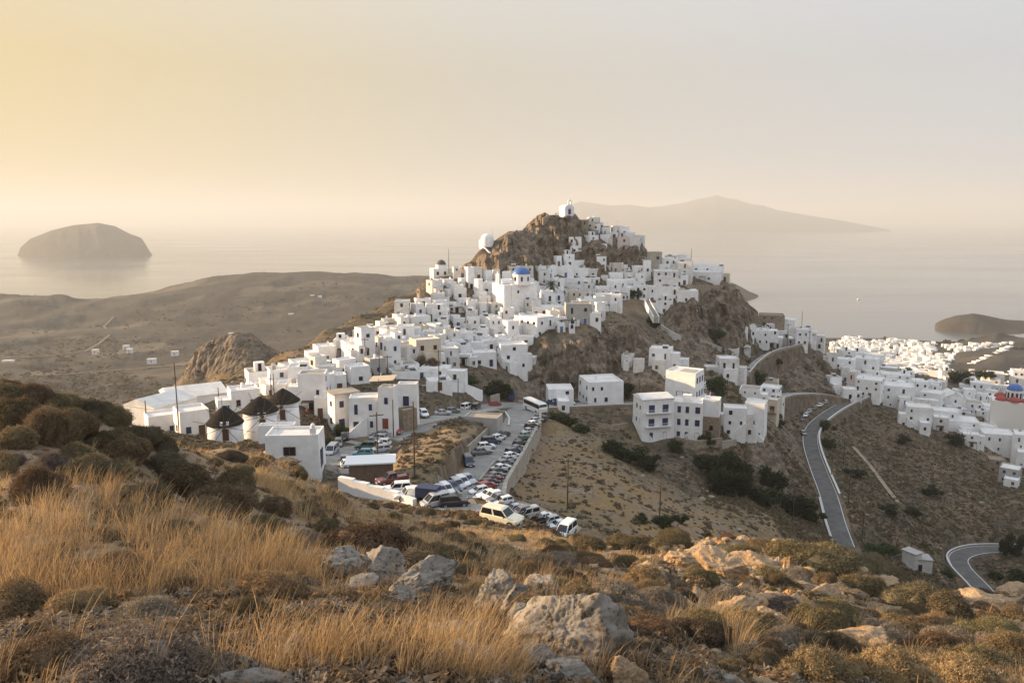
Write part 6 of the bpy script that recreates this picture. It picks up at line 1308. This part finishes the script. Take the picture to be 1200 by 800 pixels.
# pale stones on the slopes
x, Y, rng = sample(7000, 75, 400, 61); z = ground(x, Y); u, v = proj(x, Y, z); k = fbm(x * .05, Y * .05, 4, 66) + rng.normal(0, .15, len(x)) > .12
for pts, hw in ROADS:
    for a in pts[::2]: k &= np.hypot(x - a[0], Y - a[1]) > hw + 1.2
x, Y, z = x[k], Y[k], z[k] + .5 * fbm(x[k] * .11, Y[k] * .11, 5, 41); sz = np.exp(rng.normal(math.log(.5), .5, len(x)))
vv, tt = scatter_mesh(STP, np.column_stack([x, Y, z]), np.column_stack([sz, sz]), 9); tag(link('slope_rubble', mesh_np('slope_rubble', vv, tris=tt, mats=[mat('slope_stone', (.34, .28, .21), .95, .1, var=.4, vscale=.3)])), 'loose pale rubble lying on the village slopes', 'stones', kind='stuff')
# ------------------------------------------------------------------ trees and big bushes of the town and gully
def crown_mesh(seed, n=2600, lobes=11, size=.05):
    rng = np.random.default_rng(seed); L = np.column_stack([rng.normal(0, .2, lobes), rng.normal(0, .2, lobes), rng.uniform(.18, .75, lobes), rng.uniform(.13, .25, lobes)])
    k = rng.integers(0, lobes, n); d = rng.normal(0, 1, (n, 3)); d /= np.linalg.norm(d, axis=1)[:, None]; p = L[k, :3] + d * (L[k, 3] * rng.uniform(.4, 1.1, n))[:, None]
    v1, t1 = tri_cloud(p, d, size, rng, 1.6, .7); return mesh_np('crown', v1, tris=t1, mats=[LEAF['e']])
CR = [crown_mesh(i + 50) for i in range(5)]
_t = MB(); _t.tube((0, 0, -.12), (0.02, .01, .42), .045, .028, 7)
for i in range(5): a = i * 1.3; _t.tube((.02, .01, .3 + .03 * i), (.24 * math.cos(a), .24 * math.sin(a), .6), .018, .008, 5)
TRK = _t.mesh('trunk', BARK)
def tree(u, vb, w_, h_, kind, label, cat='tree', nm='leafy_tree', Y=None):
    p = P(u, vb, Y) if Y else hit(u, vb, 60, 420)
    if p is None: print('tree', u, vb); return
    s = (p - EYE).length / FPX; root = empty(nm, p, rs_.uniform(0, 6), label, cat)
    for me, n2 in ((rs_.choice(CR), 'crown'), (TRK, 'trunk')):
        o = put(n2, me, root, (0, 0, 0 if n2 == 'trunk' else -.08 * h_ * s), 0, (w_ * s / .8, w_ * s / .8, h_ * s / .92))
        if n2 == 'crown': o.material_slots[0].link = 'OBJECT'; o.material_slots[0].material = LEAF[kind]
TR = [(745, 348, 14, 14, 'e', 'dark tree at the stair head of the cliff houses'), (734, 464, 17, 18, 'e', 'round dark tree at the right end of the long white house'), (582, 464, 30, 26, 'e', 'broad dark tree at the foot of the town, left of the blue truck'), (502, 433, 22, 18, 'b', 'rusty brown bush in front of the cream house'), (399, 512, 18, 16, 'n', 'bright green bush beside the taverna doors'), (384, 529, 14, 22, 'n', 'green bush at the lot entrance behind the thin red-brown pole'), (356, 512, 20, 13, 'n', 'low green bush right of the middle windmill'), (790, 530, 15, 16, 'n', 'small round tree below the three-storey balcony house'), (826, 522, 13, 17, 'n', 'small tree beside the stone storey'), (911, 428, 8, 9, 'e', 'little dark tree beside the crag lane'), (897, 392, 8, 14, 'e', 'narrow dark tree among the crag houses'), (888, 452, 16, 18, 'n', 'green bush under the white house of the curved parapet'), (838, 462, 22, 22, 'n', 'green bush right of the pale ramp'), (912, 500, 14, 16, 'e', 'dark bush below the rust red balconies'), (768, 384, 12, 16, 'e', 'dark bush at the foot of the white stairway'), (840, 398, 18, 14, 'n', 'green bush low on the cliff above the crag lane'), (545, 448, 30, 10, 'n', 'ivy-like green bank on the terrace left of the broad dark tree'), (1155, 442, 16, 9, 'e', 'dark tree behind the gabled church'), (1118, 448, 22, 14, 'e', 'dark tree clump beyond the lower quarter'), (1060, 440, 16, 8, 'e', 'dark bush between lower quarter and bay town'), (1185, 648, 16, 22, 'e', 'tall dark tree at the right edge beside the lower road'), (1175, 650, 8, 20, 'e', 'thin dark cypress beside the hairpin'), (640, 612, 12, 6, 'n', 'x')]
for q in TR[:-1]: tree(*q)
GB = [(835, 560, 36, 30, 'leftmost high'), (858, 558, 36, 30, 'tallest'), (848, 578, 40, 30, 'lower middle'), (872, 580, 34, 30, 'second from the right'), (893, 590, 32, 26, 'lowest right'), (826, 545, 22, 18, 'small upper left'), (905, 575, 26, 30, 'rightmost high'), (930, 600, 30, 28, 'low right beside the pale pole'), (950, 610, 22, 22, 'roadside')]
for u, vb, w_, h_, wd in GB: tree(u, vb, w_, h_, 'e', wd + ' evergreen bush of the dark thicket in the gully', 'bush', 'evergreen_bush')
for i, (u, vb, w_, h_, kd, lb) in enumerate([(655, 494, 20, 12, 'n', 'upper left end of the green hedge right of the retaining wall'), (667, 499, 20, 12, 'n', 'middle of the green hedge right of the retaining wall'), (680, 506, 18, 13, 'n', 'lower right end of the green hedge right of the retaining wall'), (737, 540, 36, 18, 'e', 'dark bush low in the gully under the balcony house'), (716, 530, 22, 14, 'e', 'dark bush in the gully left of the balcony house'), (760, 548, 24, 16, 'e', 'dark bush spreading below the rough terrace wall'), (752, 612, 14, 12, 'n', 'low green bush at the foot of the slope left of the dark pole'), (778, 618, 26, 14, 'n', 'green bush at the slope foot under the dark pole'), (795, 612, 14, 10, 'n', 'small green bush right of the slope-foot pole'), (1058, 520, 12, 10, 'n', 'dark bush at the foot of the three-storey block of the lower quarter'), (1120, 522, 16, 12, 'e', 'dark bush under the lower quarter houses'), (965, 505, 14, 14, 'n', 'green bush below the roadside wall bend'), (970, 525, 14, 16, 'n', 'green bush lower beside the roadside wall'), (1005, 560, 20, 10, 'e', 'dark scrub bush in the ravine right of the road'), (1040, 600, 18, 12, 'e', 'dark bush in the ravine above the valley sheds'), (1030, 650, 30, 14, 'n', 'green bush left of the valley sheds'), (1090, 580, 14, 10, 'e', 'dark bush on the brown slope above the hairpin'), (1068, 602, 16, 9, 'e', 'dark bush on the slope left of the hairpin'), (1200, 690, 30, 20, 'e', 'dark bush at the right edge inside the hairpin'), (1110, 674, 10, 8, 'n', 'small bush right of the valley sheds')]):
    tree(u, vb, w_, h_, kd, lb, 'bush', 'evergreen_bush')
# palm
p = P(646, 345, 290); root = empty('palm_tree', p, 0, 'palm tree with drooping dark fronds right of the blue-domed church', 'tree')
mb = MB(); mb.tube((0, 0, -3), (.1, 0, 4.2), .3, .24, 10); mb.build('trunk', BARK, root)
for i in range(26):
    a = i * 2.4; el = .95 - 1.5 * (i / 26.0); L = 3.6; pts = []
    for k in range(6):
        s = k / 5; pts.append(Vector((math.cos(a) * L * s * math.cos(el * (1 - .3 * s)), math.sin(a) * L * s * math.cos(el * (1 - .3 * s)), 4.2 + L * s * math.sin(el) - 1.5 * s * s)))
    mb = MB(); sd = Vector((-math.sin(a), math.cos(a), 0))
    for k in range(5):
        for j in range(3):
            b = pts[k].lerp(pts[k + 1], j / 3)
            for sg in (-1, 1):
                t = b + sd * sg * .75 * (1 - .5 * abs(k / 5 - .4)) + (pts[k + 1] - pts[k]) * .7 - Vector((0, 0, .25)); mb.add([b, b + (pts[k + 1] - pts[k]) * .28, t], [(0, 1, 2)])
    mb.build('frond', LEAF['e'], root)
# two small boats on the bay
for u, v, lb in ((1006, 351, 'tiny white sailing boat out on the right-hand water'), (187, 292, 'tiny dark boat beside the left island')):
    d = ray(u, v); k = -200 / d[2]; p = Vector((d[0] * k, d[1] * k, 0)); root = empty('boat', p, .6, lb, 'boat')
    mb = MB(); mb.hexa([(-5, -1, -.3), (4, -.8, -.3), (4, .8, -.3), (-5, 1, -.3)], [(-6, -1.8, 1.6), (8, -.1, 2.2), (8, .1, 2.2), (-6, 1.8, 1.6)]); mb.build('hull', WMET if u > 600 else GREYP, root); mb = MB(); mb.box(-3, 1, -1, 1, 1.6, 3.2); mb.build('cabin', WMET, root); mb = MB(); mb.tube((0, 0, 1.5), (0, 0, 13), .18, .1, 6); mb.build('mast', MAST, root)
# ------------------------------------------------------------------ labels: each one says which thing it is by what it stands beside
KIDS = {}
for _o in C.objects:
    if _o.parent: KIDS.setdefault(_o.parent.name, []).append(_o)
LMH = [('the summit chapel', 664, 245), ('the domed summit hut', 571, 277), ('the blue-domed town church', 611, 335), ('the palm tree', 647, 330), ('the dark-domed ridge house', 518, 316), ('the middle windmill', 306, 485), ('the white coach', 622, 472), ('the three-storey balcony house', 765, 492), ('the cliff-edge mast', 810, 302), ('the pale cube house', 801, 452), ('the red-and-blue church', 1192, 470), ('the white gabled church', 1117, 470), ('the rust red balconies', 903, 494), ('the round stone house', 768, 300), ('the blue canvas truck', 597, 460), ('the slatted tan awning', 448, 453), ('the cliff stairway', 764, 362), ('the rusty brown bush', 502, 424), ('the transformer pole', 428, 414), ('the crag lane parapet', 895, 420), ('the asphalt road bend', 985, 478), ('the thin crag mast', 939, 376), ('the round dark tree', 733, 455), ('the broad dark tree', 582, 451), ('the tan-roofed taverna', 402, 482), ('the pole pair behind the windmills', 320, 450)]
LMS = [('the biggest cracked boulder', 665, 725), ('the row of three boulders', 450, 665), ('the sunlit outcrop', 870, 690), ('the cream off-road car', 588, 606), ('the front windmill', 265, 495), ('the large black car', 532, 590), ('the lower road hairpin', 1140, 660), ('the tan rock on the left slope', 40, 630), ('the flat pale slab', 535, 742), ('the pale rock in tall grass', 345, 750), ('the pale bottom-edge stone', 858, 795), ('the low tan rock slab', 1010, 740), ('the valley sheds', 1075, 655)]
RANK = ['nearest', 'second nearest', 'third nearest', 'fourth nearest', 'fifth nearest', 'sixth nearest', 'seventh nearest', 'eighth nearest', 'ninth nearest', 'tenth nearest', 'eleventh nearest', 'twelfth nearest', 'thirteenth nearest', 'fourteenth nearest', 'fifteenth nearest', 'sixteenth nearest', 'seventeenth nearest', 'eighteenth nearest']
def direc(du, dv):
    a = math.degrees(math.atan2(-dv, du)) % 360
    return ['right of', 'upper right of', 'above', 'upper left of', 'left of', 'lower left of', 'below', 'lower right of'][int(((a + 22.5) % 360) // 45)]
# the 300 houses that show largest stay single things; the smallest few that peep out between them become one mass
def _M(o):
    m = o.matrix_basis.copy(); q = o.parent
    while q: m = q.matrix_basis @ m; q = q.parent
    return m
_hs = [r for r in REG if r[3] == 'house']; _oth = sum(1 for o in C.objects if o.parent is None and o.get('category') == 'house') - len(_hs)
def _size(r):
    h = next(q for q in HOUSES if q[9] is r[0]); return max(h[5], 2) * h[7] / (h[4] - EYE).length ** 2
_hs.sort(key=_size, reverse=True); _rest = _hs[299 - _oth:]
if _rest:
    V, F, MI, MS = [], [], [], []
    for r in _rest:
        st = [r[0]]; allo = []
        while st: q = st.pop(); allo.append(q); st += list(KIDS.get(q.name, []))
        for o in allo:
            if o.type != 'MESH': continue
            m = _M(o); b = len(V); V += [tuple(m @ x.co) for x in o.data.vertices]
            mm = []
            for k in o.data.materials:
                if k not in MS: MS.append(k)
                mm.append(MS.index(k))
            for f in o.data.polygons: F.append([b + i for i in f.vertices]); MI.append(mm[f.material_index] if mm else 0)
        for o in allo: D.objects.remove(o)
        REG.remove(r)
    me = D.meshes.new('small_houses'); me.from_pydata(V, [], F)
    for k in MS: me.materials.append(k)
    me.polygons.foreach_set('material_index', MI); me.update(); tag(link('small_houses', me), 'smallest white house fronts peeping out between the houses of the town', 'houses', kind='stuff'); print('merged', len(_rest))
B = {}
for r in REG:
    o, look, cat, key, u, v = r
    if key not in ('house', 'shrub', 'wall'): continue
    L = LMS if key == 'shrub' else LMH
    nm, lu, lv = min(L, key=lambda q: math.hypot(q[1] - u, (q[2] - v) * 1.3)); B.setdefault((key, nm, direc(u - lu, v - lv)), []).append((math.hypot(u - lu, v - lv), r))
for (key, nm, dr), lst in B.items():
    lst.sort(key=lambda q: q[0])
    for i, (d, (o, look, cat, k, u, v)) in enumerate(lst):
        pos = ('nearest ' if len(lst) == 1 else RANK[min(i, 17)] + ' ') + cat + ' ' + dr + ' ' + nm
        words = look.split()
        while len(words) + len(pos.split()) > 16:
            if 'with' in words: words = words[:words.index('with')]
            elif 'two-storey' in words: words.remove('two-storey')
            elif 'single-storey' in words: words.remove('single-storey')
            else: words = words[:-1]
        o['label'] = ' '.join(words) + ', ' + pos
# ------------------------------------------------------------------ air, light, camera
HT = 640
mb = MB(); mb.box(-36000, 36000, -3000, 40000, -14, HT)
hz = mb.build('haze', D.materials.new('sea_haze')); tag(hz, kind='stuff')
hm = hz.data.materials[0]; hm.use_nodes = True; nt = hm.node_tree; nt.nodes.remove(nt.nodes['Principled BSDF'])
pv = nt.nodes.new('ShaderNodeVolumePrincipled'); pv.inputs['Color'].default_value = (.60, .63, .645, 1); pv.inputs['Density'].default_value = HAZE; pv.inputs['Anisotropy'].default_value = .12
nt.links.new(pv.outputs[0], nt.nodes['Material Output'].inputs['Volume'])
SUN_EL, SUN_AZ = math.radians(SUN_E), math.radians(SUN_A)       # azimuth clockwise from +Y
w = D.worlds.new('World'); bpy.context.scene.world = w; w.use_nodes = True; nt = w.node_tree
sky = nt.nodes.new('ShaderNodeTexSky'); sky.sky_type = 'NISHITA'; sky.sun_disc = False; sky.sun_elevation = SUN_EL; sky.sun_rotation = SUN_AZ
sky.altitude = 200; sky.air_density = 1.0; sky.dust_density = DUST; sky.ozone_density = 1.0
# a dusty evening: the veil of dust high above the island evens the clear-sky colours out; overhead it is brightened to lift the shade
gm = nt.nodes.new('ShaderNodeGamma'); gm.inputs['Gamma'].default_value = SKY_G; nt.links.new(sky.outputs[0], gm.inputs['Color'])
tg = nt.nodes.new('ShaderNodeTexCoord'); dp = nt.nodes.new('ShaderNodeVectorMath'); dp.operation = 'DOT_PRODUCT'
nt.links.new(tg.outputs['Generated'], dp.inputs[0]); dp.inputs[1].default_value = (math.sin(SUN_AZ) * math.cos(SUN_EL), math.cos(SUN_AZ) * math.cos(SUN_EL), math.sin(SUN_EL))
mrr = nt.nodes.new('ShaderNodeMapRange'); mrr.inputs['From Min'].default_value = -1; mrr.inputs['From Max'].default_value = 1; nt.links.new(dp.outputs['Value'], mrr.inputs['Value'])
cr = nt.nodes.new('ShaderNodeValToRGB'); nt.links.new(mrr.outputs[0], cr.inputs[0]); el = cr.color_ramp.elements
for i, (q, c_) in enumerate(VEILR):
    e = el[i] if i < 2 else el.new(q)
    e.position = (q + 1) / 2; e.color = (*c_, 1)
sz_ = nt.nodes.new('ShaderNodeSeparateXYZ'); nt.links.new(tg.outputs['Generated'], sz_.inputs[0])
zr = nt.nodes.new('ShaderNodeMapRange'); zr.inputs['From Min'].default_value = .18; zr.inputs['From Max'].default_value = .7; nt.links.new(sz_.outputs['Z'], zr.inputs['Value'])
zm = nt.nodes.new('ShaderNodeMix'); zm.data_type = 'RGBA'; nt.links.new(zr.outputs[0], zm.inputs[0]); nt.links.new(cr.outputs[0], zm.inputs[6]); zm.inputs[7].default_value = (*ZEN, 1)
vs_ = nt.nodes.new('ShaderNodeVectorMath'); vs_.operation = 'SCALE'; vs_.inputs['Scale'].default_value = 1 / (SKY_S * 2 ** EXPO); nt.links.new(zm.outputs[2], vs_.inputs[0])
vm = nt.nodes.new('ShaderNodeMix'); vm.data_type = 'RGBA'; vm.inputs[0].default_value = VEIL; nt.links.new(gm.outputs[0], vm.inputs[6]); nt.links.new(vs_.outputs[0], vm.inputs[7])
nt.links.new(vm.outputs[2], nt.nodes['Background'].inputs['Color']); nt.nodes['Background'].inputs['Strength'].default_value = SKY_S
sl = D.lights.new('sun', 'SUN'); sl.energy = SUN_S; sl.angle = math.radians(.6); sl.color = SUN_C
so = D.objects.new('sun', sl); C.objects.link(so)
sd = Vector((math.sin(SUN_AZ) * math.cos(SUN_EL), math.cos(SUN_AZ) * math.cos(SUN_EL), math.sin(SUN_EL)))
so.rotation_euler = sd.to_track_quat('Z', 'Y').to_euler()
cd = D.cameras.new('camera'); cam = D.objects.new('camera', cd); C.objects.link(cam)
cd.sensor_width = 36; cd.lens = 36 * FPX / 1200; cd.clip_end = 120000; cd.clip_start = .1
cam.location = EYE; cam.rotation_euler = (math.pi / 2 - PITCH, 0, 0)
sc = bpy.context.scene; sc.camera = cam
sc.view_settings.view_transform = 'Standard'; sc.view_settings.look = 'None'; sc.view_settings.gamma = 1; sc.view_settings.use_curve_mapping = False
sc.view_settings.exposure = EXPO
sc.cycles.volume_bounces = 2; sc.cycles.max_bounces = 6; sc.cycles.diffuse_bounces = 3
